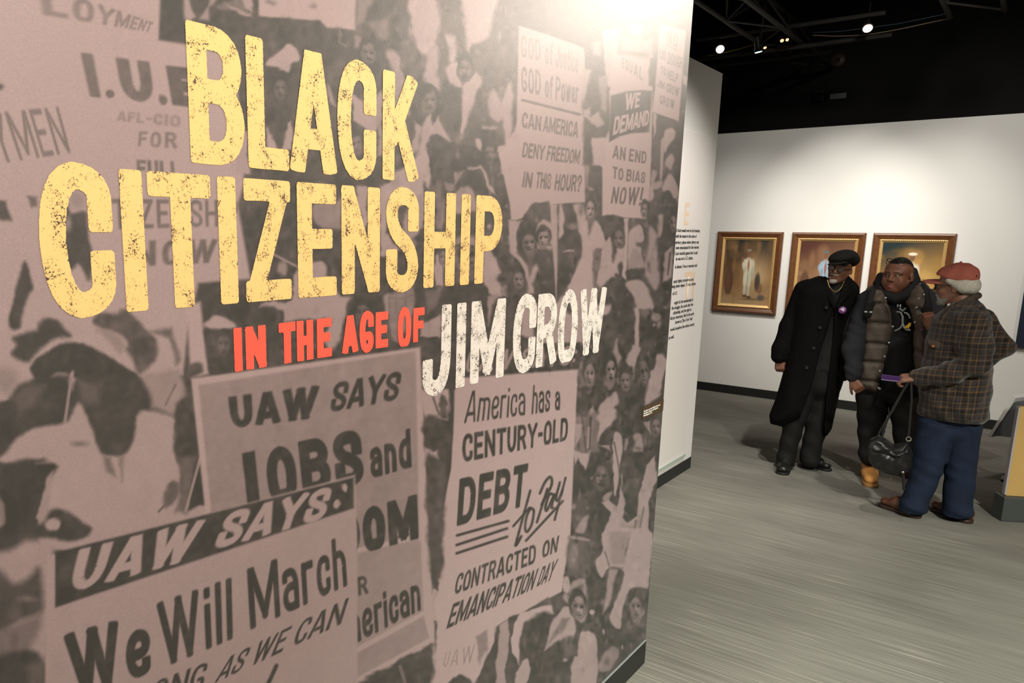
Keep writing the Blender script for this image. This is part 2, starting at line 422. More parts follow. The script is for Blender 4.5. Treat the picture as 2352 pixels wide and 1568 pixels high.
class Print:
    """a black and white picture painted on a set of points of the wall, in the picture's own chart coordinates"""
    def __init__(self, cx, cy, base):
        self.x, self.y = cx, cy
        self.t = np.full(cx.shape, base)
        # uneven edges and shading of an old enlarged photograph
        rg = np.random.default_rng(4)
        def wob(n, lo, hi):
            f = 0
            for _ in range(n):
                a, k, p = rg.uniform(0, 6.283), rg.uniform(lo, hi), rg.uniform(0, 6.283)
                f = f + np.sin((cx * math.cos(a) + cy * math.sin(a)) * k + p + 1.5 * np.sin((cx * math.sin(a) - cy * math.cos(a)) * k * .6 + p * 2))
            return f / math.sqrt(n / 2)
        k = .45 + .5 * np.exp(-((cx - 850) / 330) ** 2)
        self.wx = cx + k * (2.2 * wob(5, .05, .12) + 1.0 * wob(5, .15, .35))
        self.wy = cy + k * (2.2 * wob(5, .05, .12) + 1.0 * wob(5, .15, .35))
        self.shade = (.6 * wob(8, .03, .10) + .5 * wob(8, .12, .3)) * (.35 + .65 * np.clip(cx / 700, 0, 1))
        self.o = (0., 0., 1.); self.crisp = False
        self.order = np.argsort(cx, kind='stable'); self.xs = cx[self.order]
    def sel(self, x0, x1, y0, y1):
        i0, i1 = np.searchsorted(self.xs, [x0, x1])
        idx = self.order[i0:i1]
        yy = self.y[idx]
        return idx[(yy >= y0) & (yy <= y1)]
    def P(self, pts):
        ox, oy, s = self.o
        return np.array([(ox + x / s, oy + y / s) for x, y in pts], float)
    def poly(self, tone, pts, soft=3., smooth=False, raw=False):
        p = self.P(pts)
        if smooth:
            n = len(p); out = []
            for i in range(n):
                a, b, c, d = p[i - 1], p[i], p[(i + 1) % n], p[(i + 2) % n]
                for s in (0, .25, .5, .75):
                    out.append(.5 * (2 * b + (c - a) * s + (2 * a - 5 * b + 4 * c - d) * s * s + (3 * b - a - 3 * c + d) * s ** 3))
            p = np.array(out)
        m = soft + 1
        i = self.sel(p[:, 0].min() - m, p[:, 0].max() + m, p[:, 1].min() - m, p[:, 1].max() + m)
        if not len(i): return
        x, y = (self.x[i], self.y[i]) if self.crisp else (self.wx[i], self.wy[i])
        d2 = np.full(x.shape, 1e9); ins = np.zeros(x.shape, bool)
        for a, b in zip(p, np.roll(p, -1, 0)):
            e = b - a; wx, wy = x - a[0], y - a[1]
            h = np.clip((wx * e[0] + wy * e[1]) / (e @ e + 1e-9), 0, 1)
            d2 = np.minimum(d2, (wx - e[0] * h) ** 2 + (wy - e[1] * h) ** 2)
            c = (a[1] > y) != (b[1] > y)
            if abs(e[1]) > 1e-9: ins ^= c & (x < a[0] + (y - a[1]) * e[0] / e[1])
        d = np.sqrt(d2) * np.where(ins, -1, 1)
        self.mix(i, d, soft, tone)
    def mix(self, i, d, soft, tone):
        a = np.clip(.5 - d / (2 * soft), 0, 1); a = a * a * (3 - 2 * a)
        self.t[i] = self.t[i] * (1 - a) + tone * a
    def blob(self, tone, cx, cy, rx, ry, rot=0., soft=4.):
        (c,) = self.P([(cx, cy)]); rx /= self.o[2]; ry /= self.o[2]
        m = max(rx, ry) + soft
        i = self.sel(c[0] - m, c[0] + m, c[1] - m, c[1] + m)
        if not len(i): return
        x, y = self.wx[i] - c[0], self.wy[i] - c[1]
        cr, sr = math.cos(rot), math.sin(rot)
        u, v = (x * cr + y * sr) / rx, (-x * sr + y * cr) / ry
        r = np.sqrt(u * u + v * v)
        self.mix(i, (r - 1) * min(rx, ry), soft, tone)
    def line(self, tone, pts, w, soft=2.):
        p = self.P(pts)
        if len(p) > 3:
            q = np.vstack([2 * p[0] - p[1], p, 2 * p[-1] - p[-2]]); p = []
            for i in range(1, len(q) - 2):
                a, b, c, d = q[i - 1:i + 3]
                for s in np.arange(0, 1, .2): p.append(.5 * (2 * b + (c - a) * s + (2 * a - 5 * b + 4 * c - d) * s * s + (3 * b - a - 3 * c + d) * s ** 3))
            p = np.array(p + [q[-2]])
        for a, b in zip(p[:-1], p[1:]):
            m = w + soft
            i = self.sel(min(a[0], b[0]) - m, max(a[0], b[0]) + m, min(a[1], b[1]) - m, max(a[1], b[1]) + m)
            if not len(i): continue
            x, y = self.x[i], self.y[i]; e = b - a
            h = np.clip(((x - a[0]) * e[0] + (y - a[1]) * e[1]) / (e @ e + 1e-9), 0, 1)
            d = np.hypot(x - a[0] - e[0] * h, y - a[1] - e[1] * h) - w / 2
            self.mix(i, d, soft, tone)
    def text(self, tone, s, quad, t=.16, soft=2., gap=.09, ws=1.0, rr=.04):
        """string s set in the quadrilateral TL, TR, BR, BL"""
        q = self.P(quad)
        adv = 0; items = []
        for ch in s:
            sg, w = seg_list(ch, t, ws)
            if ch == ' ': adv += w; continue
            items.append((adv, w, sg)); adv += w + gap
        W = adv - gap
        H = homog(q, [(0, 1), (W, 1), (W, 0), (0, 0)])
        m = 10
        i0 = self.sel(q[:, 0].min() - m, q[:, 0].max() + m, q[:, 1].min() - m, q[:, 1].max() + m)
        if not len(i0): return
        u, v = happly(H, self.x[i0], self.y[i0])
        hpx = .5 * (np.linalg.norm(q[0] - q[3]) + np.linalg.norm(q[1] - q[2]))
        for x0, w, sg in items:
            k = (u > x0 - .15) & (u < x0 + w + .15) & (v > -.15) & (v < 1.15)
            if not k.any(): continue
            d = sd_strokes(u[k] - x0, v[k], sg, t, rr) * hpx
            self.mix(i0[k], d, soft, tone)
    def face(self, x, y, w, h, tone=.34, lit=1):
        """a small grey face: hair, brow shadow, nose and cheek lit from one side, mouth, chin"""
        self.o = (0., 0., 1.)
        self.blob(.10, x, y - h * .18, w * 1.12, h * .92, 0, 2.5); self.blob(tone, x + lit * w * .12, y + h * .12, w * .84, h * .74, 0, 2.2)
        self.blob(tone * 1.5, x + lit * w * .35, y + h * .18, w * .3, h * .3, 0, 2.2); self.blob(tone * 1.4, x + lit * w * .1, y - h * .36, w * .5, h * .16, 0, 2.)
        for q in (-1, 1): self.blob(.08, x + lit * w * .1 + q * w * .38, y - h * .04, w * .24, h * .085, 0, 1.6)
        self.blob(tone * 1.7, x + lit * w * .14, y + h * .14, w * .10, h * .16, 0, 1.4); self.blob(.10, x + lit * w * .1, y + h * .32, w * .2, h * .04, 0, 1.4)
        self.blob(.12, x + lit * w * .12, y + h * .5, w * .32, h * .07, 0, 1.6)
    def mottle(self, x0, y0, x1, y1, n, size, amp, seed):
        rg = random.Random(seed)
        for _ in range(n):
            a = rg.uniform(-amp, amp)
            cx, cy = rg.uniform(x0, x1), rg.uniform(y0, y1)
            rx, ry = size * rg.uniform(.4, 1.1), size * rg.uniform(.5, 1.8)
            m = max(rx, ry) * 1.5
            i = self.sel(cx - m, cx + m, cy - m, cy + m)
            if not len(i): continue
            r = np.hypot((self.x[i] - cx) / rx, (self.y[i] - cy) / ry)
            f = np.clip(1.3 - r, 0, 1) * a
            # detail shows in the dark crowd more than on the flat placards
            self.t[i] = np.clip(self.t[i] + f * np.clip(1.25 - self.t[i] * 1.25, .05, 1), 0, 1)
    def script(self, txt):
        """one shape per line:  [s] tone soft : x,y x,y ...   |  b tone soft : cx,cy rx,ry   |  l tone width : x,y ...   |  @ ox oy scale"""
        for ln in txt.strip().splitlines():
            ln = ln.strip()
            if not ln: continue
            if ln[0] == '@':
                self.o = tuple(float(v) for v in ln[1:].split()); continue
            head, _, body = ln.partition(':')
            h = head.split()
            pts = [tuple(float(v) for v in p.split(',')) for p in body.split()]
            self.crisp = h[0] == '!'
            if self.crisp: h = h[1:]
            if h[0] == 'b': self.blob(float(h[1]), *pts[0], *pts[1], 0., float(h[2]))
            elif h[0] == 'l': self.line(float(h[1]), pts, float(h[2]))
            elif h[0] == 's': self.poly(float(h[1]), pts, float(h[2]), True)
            else: self.poly(float(h[0]), pts, float(h[1]))
# ---------------------------------------------------------------- the printed crowd picture of the mural
def paint_mural(cx, cy):
    P = Print(cx, cy, .13)
    P.script("""
@0 0 1
! .80 6 : -400,-300 372,-300 365,92 425,102 540,130 560,420 545,470 575,640 455,650 430,760 420,860 -400,980
@0 0 3.92
! .06 5 : 1470,-80 1660,-80 1650,380 1430,350
b .15 6 : 0,785 36,30
@0 350 3.92
.15 6 : -40,430 55,430 100,610 -40,600
.28 6 : 240,390 330,400 320,480 270,490
s .10 6 : 215,980 290,1190 230,1340 180,1568 90,1568 85,1430 150,1200
s .12 7 : 570,420 640,545 760,530 800,760 830,950 800,1150 740,1050 690,1000 630,1060 560,900
b .62 8 : 690,430 70,80
b .6 7 : 615,640 25,60
b .1 8 : 450,1550 100,60
b .18 8 : 960,1510 110,70
@400 0 3.92
.10 6 : 60,-80 760,-80 740,330 640,330 560,290 300,190 60,160
.68 5 : 85,-40 120,-40 180,150 110,200 90,120
.62 6 : 330,-40 420,-40 330,60 310,190 220,170 310,60
s .35 8 : 400,30 640,-20 730,120 600,90 430,130 380,80
.65 5 : 470,50 560,70 700,130 735,240 720,290 690,250 690,170 560,110
.7 5 : 590,-40 690,-40 710,110 640,60
.10 6 : 320,80 560,110 690,190 700,330 560,290 320,210
@560 0 3.92
! .80 4 : 130,-80 1010,-80 1000,270 740,250 680,190 360,165 130,150
b .45 6 : 620,55 25,20
b .4 6 : 240,20 40,20
.12 8 : 0,160 140,160 680,200 740,260 1000,290 1250,500 1330,700 1240,900 800,800 0,1300
s .76 4 : 190,570 300,470 410,390 500,510 440,560 410,640 300,610
s .6 5 : 740,760 800,850 840,960 770,900
.72 4 : 980,840 1060,900 1080,990 1250,860 1240,1050 1170,1200 980,1090
.60 6 : 1190,850 1245,830 1245,1400 1200,1400
.74 4 : 200,1150 290,1330 210,1345
.72 4 : 340,1325 400,1120 430,1100 440,1200 430,1350
.74 5 : -60,1170 20,1170 45,1560 -60,1560
.5 8 : 1020,-40 1160,-40 1100,150 1010,230
.4 8 : 1100,200 1300,170 1290,400 1130,300
s .62 6 : 1290,440 1390,520 1440,700 1430,760 1360,980 1340,660 1300,560
.48 6 : 1000,330 1050,340 1040,450 980,430
.45 6 : 820,250 910,400 850,360
.72 8 : 1480,-40 1600,-40 1600,200 1460,150
s .42 6 : 290,680 380,700 380,780 330,770
@900 0 4.48
.22 8 : 60,-60 1300,-60 1280,1568 200,1568 240,900 100,700
s .76 7 : 180,-60 440,-60 480,330 370,560 270,520 200,300
s .70 6 : 340,640 440,480 480,640 460,780 500,940 400,940 350,850
.76 6 : 560,350 660,380 640,640 590,640
s .76 5 : 560,700 670,650 700,800 730,890 600,870
s .76 5 : 720,880 780,690 920,830 850,980 800,1200 720,1380 700,1200 730,1000
.3 5 : 680,690 775,690 770,820 720,870
.82 8 : 700,-60 1100,-60 1000,380 830,450 790,600 760,350
s .70 5 : 1000,1010 1040,930 1130,1050 1130,1250 1000,1220
s .75 5 : 1130,1050 1200,870 1245,900 1215,1400 1175,1500 1140,1300
s .10 5 : 200,920 360,880 500,960 490,1200 380,1290 290,1300 220,1180
s .13 5 : 500,890 620,860 705,960 700,1290 560,1240
.70 4 : 365,1190 395,1190 420,1280 480,1200 520,1290 600,1460 400,1400 340,1568 270,1568 300,1330
.65 4 : 230,1260 300,1330 250,1568 210,1568
.10 5 : 330,1500 400,1400 480,1440 700,1500 780,1568 330,1568
s .10 5 : 920,1330 1060,1310 1110,1470 1150,1510 940,1530
s .75 3 : 860,1440 915,1440 910,1540 870,1520
.6 4 : 915,1290 1080,1310 1070,1340 915,1320
.14 3 : 1255,1080 1285,1080 1275,1370 1240,1200
@900 300 4.48
s .75 5 : 240,290 330,190 380,330 400,570 370,590 340,520 270,440
.73 5 : 30,400 130,380 250,540 330,600 330,980 200,1090 270,800 0,600 -40,500
s .11 5 : 340,180 420,30 560,100 720,150 900,190 920,380 760,420 650,430 640,570 480,610 400,640 390,450 380,330
s .50 5 : 540,540 620,540 660,600 570,615
.11 5 : 930,30 1100,20 1150,150 1040,190 930,190
s .75 4 : 1030,200 1160,150 1140,235
s .12 4 : 930,230 1110,240 1080,460 1000,470 930,350
.6 4 : 760,385 920,355 940,400 780,425
.75 3 : 915,360 960,420 1060,660 1020,640
.5 5 : 640,430 750,420 720,470 640,560
.11 4 : 740,440 920,400 1010,650 860,640 820,560 700,580
.80 5 : 1110,240 1290,-100 1380,400 1380,720 1260,960 1200,900 1220,700 1180,480 1110,460
s .14 4 : 1090,460 1190,500 1225,880 1180,900 1190,1200 1130,1100 1120,700
s .62 5 : 660,640 780,580 850,680 860,830 640,850
.12 5 : 640,860 870,830 870,1100 640,1040
.55 6 : 440,750 530,700 530,1020 470,1000
.60 6 : 640,1080 870,1080 870,1190 640,1150
.3 6 : 640,1180 870,1200 870,1568 640,1568
.74 4 : 440,1290 530,1240 530,1600 430,1600
s .75 4 : 950,1220 1050,1280 1110,1510 1100,1640 940,1640
b .7 4 : 990,985 18,28
b .7 4 : 1180,770 14,20
b .3 5 : 1190,340 20,30
b .35 5 : 1250,580 14,25
@600 380 3.92
.72 4 : 840,190 960,200 950,660 900,480
.72 5 : 1060,180 1460,60 1460,250 1130,420 1130,600 1250,760 1110,810 1060,800
.62 5 : 1400,250 1460,250 1450,560 1330,700 1250,560
s .55 6 : 480,350 660,320 720,300 710,560 600,580 480,500
b .6 5 : 190,920 42,60
l .6 5 : 110,800 330,915
s .72 5 : 300,960 480,870 550,880 580,1000 700,1150 770,1240 760,1450 650,1580 560,1580 620,1370 200,1380 200,1290 0,1240 270,1200
s .17 6 : 760,1170 1060,1140 1100,1100 1070,1400 1000,1580 780,1580 770,1400
s .65 5 : 1080,1230 1150,1170 1170,1450 1210,1580 1150,1500 1110,1300
.5 6 : 1150,1150 1380,1080 1360,1400 1230,1580 1160,1300
l .35 3 : 1150,1190 1260,1200 1370,1160
l .35 3 : 1210,1130 1210,1330
l .35 3 : 1300,1110 1290,1330
.14 5 : 1370,1080 1500,1100 1480,1300 1400,1270
.35 6 : 1490,1130 1620,1100 1590,1250 1490,1330
s .13 5 : 1800,1090 2000,1060 2060,1200 1850,1260
s .76 4 : 2010,800 2130,900 2160,1100 2170,1190 2060,1150 2030,1000
b .4 5 : 1595,340 30,200
@500 640 3.92
s .13 6 : -20,400 140,440 150,620 100,780 -20,830
.13 6 : -20,230 350,200 350,250 560,270 600,330 590,400 580,720 430,770 430,420 340,420 150,440 -20,270
s .72 6 : -20,330 120,390 150,440 -20,420
s .73 6 : 380,240 1130,150 1160,230 1150,400 1120,480 1050,600 990,650 960,500 1000,350 610,390 600,320 560,270
.15 6 : 1160,210 1500,150 1460,300 1540,300 1560,600 1420,640 1130,660 1030,670 1120,540
.5 6 : 1545,250 1620,300 1620,580 1570,560
.65 4 : 1840,440 2010,330 2010,540 1830,500
@900 640 3.92
.74 5 : 870,-20 1830,-20 1920,80 1900,320 1700,600 1300,570 1170,500 1150,140 1010,100 860,120
s .2 5 : 950,-40 1240,-40 1190,140 1150,110 1080,60 1000,90
s .25 5 : 1280,-40 1490,-40 1420,110 1310,110
s .3 5 : 1580,-20 1640,-20 1600,90
s .65 4 : 1010,70 1060,50 1130,80 1150,140 1120,190 1010,160
.2 6 : 1010,190 1110,290 1100,560 1010,540
.25 5 : 1245,420 1320,400 1320,530 1280,560
.62 5 : 860,150 1000,140 930,200 860,420
.14 5 : 240,520 420,560 430,640 540,660 560,780 380,920 340,850 280,1060 240,900
.7 4 : 240,410 430,330 430,540 250,510
@1280 640 4.357
.13 6 : 430,380 520,340 600,130 640,-20 1180,-20 1060,1240 840,1320 200,1568 190,1100 220,800 300,700
.80 5 : 300,-20 620,-20 590,130 510,340 450,390 440,300
s .14 4 : 630,-20 680,60 760,280 775,420 720,700 640,700 600,600 500,800 400,820 420,600 440,380 510,350 570,200
s .72 4 : 680,60 840,30 900,80 940,180 955,360 920,280 830,280 810,400 800,700 780,650 770,500 780,330 740,240
.22 3 : 755,180 800,150 830,175 910,145 915,215 830,190 770,340
b .35 5 : 870,340 40,70
.75 3 : 775,300 800,260 815,600 800,700 780,690
.6 4 : 600,600 612,700 650,790 590,860 555,730
s .7 4 : 680,790 740,700 760,650 830,710 790,800 770,950 762,1010 750,880 700,870
s .36 5 : 235,830 300,780 365,800 365,900 350,1100 300,1160 230,1060 215,900
b .15 5 : 310,960 60,40
b .14 5 : 290,1100 50,30
s .45 4 : 485,830 550,725 582,800 575,950 550,1080 500,1100 465,950
b .12 4 : 530,850 45,25
b .75 3 : 535,910 10,40
b .2 4 : 520,1010 30,25
s .45 4 : 605,960 640,930 690,1000 745,985 720,1060 620,1055
b .15 4 : 655,960 35,25
s .12 3 : 780,850 840,705 900,715 922,850 925,920 900,1060 860,1250 820,1285 780,1150 768,960
.5 4 : 850,790 910,735 920,850 890,870
b .55 3 : 880,975 10,18
s .73 4 : 985,755 1060,765 1092,850 1080,930 1060,1000 1040,1150 960,1210 870,1265 900,1100 920,935 970,900
.13 3 : 1060,990 1082,920 1062,1140 1030,1140
s .72 4 : 415,1265 530,1170 570,1130 605,1200 590,1340 575,1450 520,1568 390,1568 390,1450 470,1390 410,1350
.62 4 : 310,1310 350,1265 372,1350 325,1430
s .5 4 : 870,1440 960,1405 950,1480 900,1560
b .55 4 : 985,380 45,40
b .6 3 : 965,455 14,14
b .45 4 : 1085,270 30,25
b .45 4 : 1020,440 20,30
@1260 940 4.357
.12 5 : 180,430 260,100 520,100 680,-40 1140,-40 1090,790 1050,1330 1000,1568 150,1568
.4 6 : 250,40 500,30 500,430 240,440
l .2 5 : 330,60 370,420
l .18 6 : 420,80 400,400
l .2 4 : 285,60 300,420
s .16 4 : 290,-20 400,-20 390,60 310,60
.68 4 : 260,140 330,150 320,260 262,380
l .65 4 : 400,180 390,380
s .75 4 : 480,60 660,-20 680,60 640,150 520,280 480,310 505,150
.76 3 : 245,405 400,440 412,500 370,610 330,540 300,480 262,550
s .2 4 : 515,260 640,165 655,350 600,360 520,350
.65 3 : 505,370 612,358 615,415 540,388
s .5 4 : 405,690 460,645 485,680 440,705
s .45 4 : 515,610 580,585 560,680 530,670
b .3 6 : 500,740 60,40
s .58 3 : 550,870 622,815 605,900 560,912
s .74 3 : 650,240 720,265 735,430 700,610 690,720 660,850 640,800 640,450
l .2 3 : 655,330 705,610
.75 3 : 718,660 752,640 745,740 730,780
s .62 4 : 840,260 910,238 932,300 932,425 850,432 862,330
.6 4 : 755,290 790,280 780,400 760,410
b .3 4 : 885,390 30,18
s .08 4 : 740,480 850,428 950,440 940,580 900,700 890,830 880,1010 800,1110 750,1085 760,900 735,700
.70 3 : 890,700 940,720 980,565 1062,460 1072,600 1094,690 1050,780 1010,920 1000,1100 1010,1250 1050,1340 1000,1620 880,1620 640,1600 460,1560 540,1380 560,1180 620,1030 535,930 600,900 680,975 715,770 765,900 745,1085 790,1120 880,1060 892,900
.58 8 : 730,1160 900,1120 860,1400 720,1330
l .35 4 : 870,1110 820,1420
l .4 4 : 950,980 900,1250
b .35 5 : 630,1370 18,30
l .2 5 : 570,1420 600,1568
s .6 4 : 265,1195 395,1055 345,1245
.12 3 : 1000,935 1085,750 1050,1340 1010,1250
b .5 4 : 255,975 12,30
.55 3 : 950,130 1050,100 1030,260 980,200
@1140 330 4.239
.15 6 : 840,-200 1820,-200 1700,1568 100,1568 60,740 120,560
! .82 3 : 20,100 190,-60 215,-1150 500,-1060 860,-930 862,570 640,582 520,595 380,570 345,585 260,720 180,745 140,740 130,600
.2 4 : 355,580 510,568 525,720 440,742 372,630
.2 4 : 258,722 345,588 372,650 345,740
.73 4 : 110,740 250,745 190,850 205,1040 290,1180 330,1330 300,1330 230,1150 140,1050 110,900
s .15 4 : 195,850 270,765 350,768 390,850 388,1000 370,1060 310,1066 230,1050 200,950
b .3 5 : 310,940 45,70
b .55 5 : 340,1030 40,15
s .32 4 : 290,1060 362,1060 345,1250 310,1250
s .70 4 : 395,800 460,735 525,770 545,900 530,1030 410,1030 395,900
b .3 5 : 450,925 50,55
b .15 3 : 470,985 55,14
s .17 4 : 408,1040 530,1040 545,1180 585,1300 570,1410 420,1435 360,1350 370,1250 400,1190
.72 4 : 340,1220 380,1170 400,1210 350,1350 370,1460 310,1470 310,1330
! .74 3 : 520,590 592,590 592,1200 580,1568 560,1200 540,1000
.78 4 : 608,590 650,590 665,880 600,920
b .2 4 : 602,660 12,65
s .15 4 : 640,590 740,600 780,700 835,900 825,1090 790,1200 755,1350 700,1410 700,1290 640,1250 615,1150 640,1000 700,935 640,900 672,860 670,720 650,650
b .5 5 : 745,800 42,35
b .75 3 : 700,1045 45,10
.75 4 : 745,600 800,590 860,640 870,780 800,830 770,690
b .45 5 : 815,640 25,50
s .42 5 : 875,500 930,465 985,500 978,650 940,725 890,725 850,650
b .2 5 : 925,470 60,40
b .65 4 : 935,425 35,28
b .25 4 : 930,560 40,18
b .25 4 : 930,690 16,14
s .36 4 : 880,720 955,720 925,890 890,890
s .79 4 : 795,840 880,745 900,890 960,760 1040,850 1055,1000 970,1050 940,1200 960,1350 950,1600 590,1600 690,1400 800,1150 835,950
.16 4 : 840,-40 925,-40 930,70 1000,230 1005,325 905,225 870,225 850,100
.84 3 : 925,-60 1065,-60 1050,250 1012,228 945,80
.17 4 : 905,250 1030,300 1030,710 990,600 960,450 900,400
.55 4 : 860,220 905,150 890,420 870,420
! .87 2.5 : 1030,-380 1130,-1130 1530,-1020 1510,-20 1490,500 1452,732 1028,702
! .82 3 : 1238,722 1286,722 1262,1350 1218,1350
s .14 4 : 1028,712 1228,722 1232,980 1180,1000 1150,1160 1110,1060 1050,900
b .6 3 : 1160,930 10,12
s .76 4 : 1035,990 1110,900 1120,1000 1140,1165 1180,960 1232,1000 1232,1160 1200,1200 1180,1300 1100,1320 1000,1420 960,1420 1010,1100
s .36 4 : 950,1030 1000,1035 1005,1200 955,1300 1005,1410 950,1440 935,1250
b .2 3 : 1205,1195 24,45
b .22 3 : 1172,1290 18,28
s .76 4 : 1290,850 1400,780 1445,900 1425,1000 1400,1150 1435,1260 1290,1260 1275,1050
s .3 4 : 1360,965 1430,960 1440,1000 1380,1010
s .62 5 : 1330,1040 1400,1060 1435,1200 1280,1215
s .14 4 : 1265,1222 1452,1215 1445,1330 1300,1352
s .2 4 : 1288,732 1450,742 1515,640 1525,760 1480,900 1450,1110 1410,1000 1445,900 1400,780 1300,830
s .66 5 : 1490,800 1560,890 1545,960 1572,1100 1582,1300 1550,1425 1450,1300 1440,1200 1480,1000
s .13 3 : 1110,1600 1200,1275 1300,1450 1325,1600
s .74 4 : 1258,1355 1400,1335 1495,1450 1515,1600 1380,1600 1330,1480
.25 5 : 1535,-40 1600,-40 1600,200 1540,300
! .76 3 : 1600,-60 1642,-60 1608,350 1588,345
s .7 4 : 1640,180 1700,105 1725,180 1690,265
s .76 4 : 1640,345 1690,300 1745,360 1775,480 1730,525 1615,465
s .66 4 : 1515,250 1560,280 1545,380 1600,355 1605,420 1530,450 1500,380
s .72 3 : 1480,440 1520,400 1532,520 1480,545
s .11 3 : 1615,490 1680,455 1745,620 1715,690 1605,620
b .35 4 : 1660,600 60,10
s .7 4 : 1570,705 1622,700 1605,850 1565,910
s .45 4 : 1680,720 1730,700 1740,800 1700,860
b .12 4 : 1700,840 35,40
.7 4 : 1640,1060 1725,995 1700,1300 1615,1345
l .15 4 : 1690,1060 1668,1270
.6 4 : 1750,520 1785,440 1775,600
b .4 4 : 1480,1190 25,60
@1160 0 4.48
.16 5 : 800,420 1010,330 1000,760 1060,900 1080,1300 1030,1420 890,1420 880,1700 800,1700 795,1000 850,830
.83 5 : 890,1420 1030,1415 1040,1700 900,1700
.65 6 : 890,440 980,430 975,580 900,560
.75 5 : 800,700 890,730 860,860 810,1040 796,1000
.70 4 : 800,1130 880,1100 870,1200 960,1150 1020,1290 960,1310 800,1200
.55 5 : 960,790 1060,770 1030,1160 980,1120
.80 4 : 1000,300 1100,300 1090,760 1030,800 1010,560
.10 3 : 1060,900 1080,900 1055,1320 1040,1320
! .35 8 : 1180,240 1500,280 1480,600 1160,550
.80 6 : 1290,250 1400,270 1390,370 1290,360
! .82 5 : 1200,380 1480,420 1475,540 1190,520
.14 3 : 1500,590 1555,600 1535,900 1465,870
.3 5 : 1530,290 1580,290 1560,560 1500,560
! .87 2.5 : 1590,250 1860,310 1785,1250 1510,1150 1540,900 1565,600
.2 6 : 1640,-60 1960,-60 1920,430 1860,310 1700,240
b .7 5 : 1740,60 60,40
b .6 5 : 1720,190 30,30
s .15 3 : 1860,420 1910,400 1890,700 1840,760
.76 3 : 1830,760 1880,800 1870,880 1825,860
.14 3 : 1790,1260 1850,1000 1830,1568 1640,1568 1700,1450 1740,1330 1650,1300 1650,1200
s .8 3 : 1690,1320 1745,1340 1735,1420 1690,1480 1640,1568 1640,1380
.16 3 : 1560,1180 1630,1200 1610,1440 1550,1430
.8 3 : 1515,1150 1550,1180 1545,1350 1520,1420
! .14 3 : 1085,985 1250,940 1400,928 1512,935 1500,1060 1478,1360 1300,1370 1180,1400 1068,1460
@980 1230 4.523
.13 4 : 1290,380 1480,-40 2350,-40 2270,1090 1830,1568 880,1568 950,820 1050,770 1270,640
! .88 2.5 : -30,1200 60,560 130,-100 250,-700 300,-1550 1560,-1580 1490,0 1400,580 1280,640 1035,772 960,815 860,850 735,930 700,1100 490,1568 20,1568
.22 4 : 30,-40 158,-40 125,590 60,540
.78 4 : 60,580 125,590 90,700 70,1080 30,1110
.2 3 : 75,880 100,890 95,1200 70,1180
.25 6 : -30,1130 85,1090 85,1250 60,1400 20,1568 -30,1568
.2 4 : 1035,772 1270,640 1292,722 1150,748
.86 3 : 950,815 1040,775 1150,745 1290,728 1315,810 1000,900 980,1100 950,1340 870,1200 865,1050
.7 3 : 745,930 860,855 845,1250 820,1420 850,1568 700,1568
s .13 6 : 1000,960 1090,840 1280,800 1305,900 1270,1000 1240,1190 1230,1300 1400,1600 1020,1600 1080,1350 1050,1270 990,1290 955,1330 980,1100
.17 3 : 858,855 955,820 865,1050 872,1160 860,1200 892,1600 838,1600 820,1400 842,1200
.15 4 : 715,940 747,930 735,1100 705,1600 470,1600 560,1400 700,1100
.55 4 : 500,1050 632,988 627,1200 535,1345 545,1150
s .15 4 : 235,1510 380,1445 480,1540 470,1620 230,1620
s .75 4 : 1430,728 1500,760 1542,900 1532,1045 1450,1055 1330,1110 1228,1195 1250,1100 1300,900 1380,780
.42 5 : 1400,850 1482,855 1440,950 1250,1145 1340,960
s .3 5 : 1420,1060 1522,1050 1505,1200 1430,1310
b .7 4 : 1440,1290 25,20
s .76 3 : 955,1345 1040,1265 1082,1350 1045,1500 1000,1600 920,1600
s .73 3 : 1570,1045 1690,988 1752,1050 1775,1300 1740,1600 1520,1600 1498,1380 1530,1250
.14 3 : 1540,1005 1592,1020 1560,1250 1520,1255
s .62 4 : 1480,520 1570,438 1645,460 1664,650 1652,850 1600,905 1550,860 1480,720 1415,650 1420,590
.3 6 : 1440,590 1620,510 1610,640 1480,700
b .12 4 : 1590,700 42,30
b .14 4 : 1560,800 22,20
b .72 3 : 1590,850 14,35
s .8 3 : 1405,560 1440,410 1490,460 1470,580
.26 5 : 1465,20 1695,30 1702,110 1690,430 1420,420 1440,280
.42 8 : 1490,90 1570,80 1560,340 1470,340
.62 4 : 1465,0 1600,5 1695,40 1690,60 1560,40 1465,40
s .73 3 : 1850,-60 2305,-60 2335,200 2290,525 2250,545 2180,650 2150,540 2080,600 2030,800 2000,960 1910,900 1950,700 2050,400 1960,330 1880,345 1810,440 1760,250 1830,160
.6 6 : 1890,-40 2110,-40 2060,300 1900,300
l .35 4 : 1850,170 1900,330
l .4 3 : 1910,330 2040,335
l .45 4 : 2100,20 2060,200
.62 4 : 1890,360 1980,350 1900,700 1830,820 1860,600
s .18 4 : 2065,610 2150,538 2250,560 2292,700 2270,950 2100,1010 2035,900
b .6 3 : 2160,850 16,40
b .5 4 : 2210,650 40,60
b .7 3 : 2240,780 20,40
b .8 3 : 1715,790 28,30
b .75 2 : 1835,1000 9,25
b .7 2 : 2030,1155 9,22
s .5 4 : 1775,1330 1870,1195 1960,1145 1992,1240 1900,1385 1790,1410
b .25 4 : 1870,1290 25,40
@0 680 3.136
b .6 20 : 40,600 90,90
s .10 8 : 90,290 180,265 270,240 330,175 400,170 450,220 510,290 400,310 330,340 250,430 200,470 130,460 85,410 120,350
.09 9 : 30,790 130,640 250,590 490,560 510,700 450,905 300,930 180,980 90,1040 50,1150 -60,1200 -60,800
.25 14 : 80,720 200,640 330,640 240,800 130,840
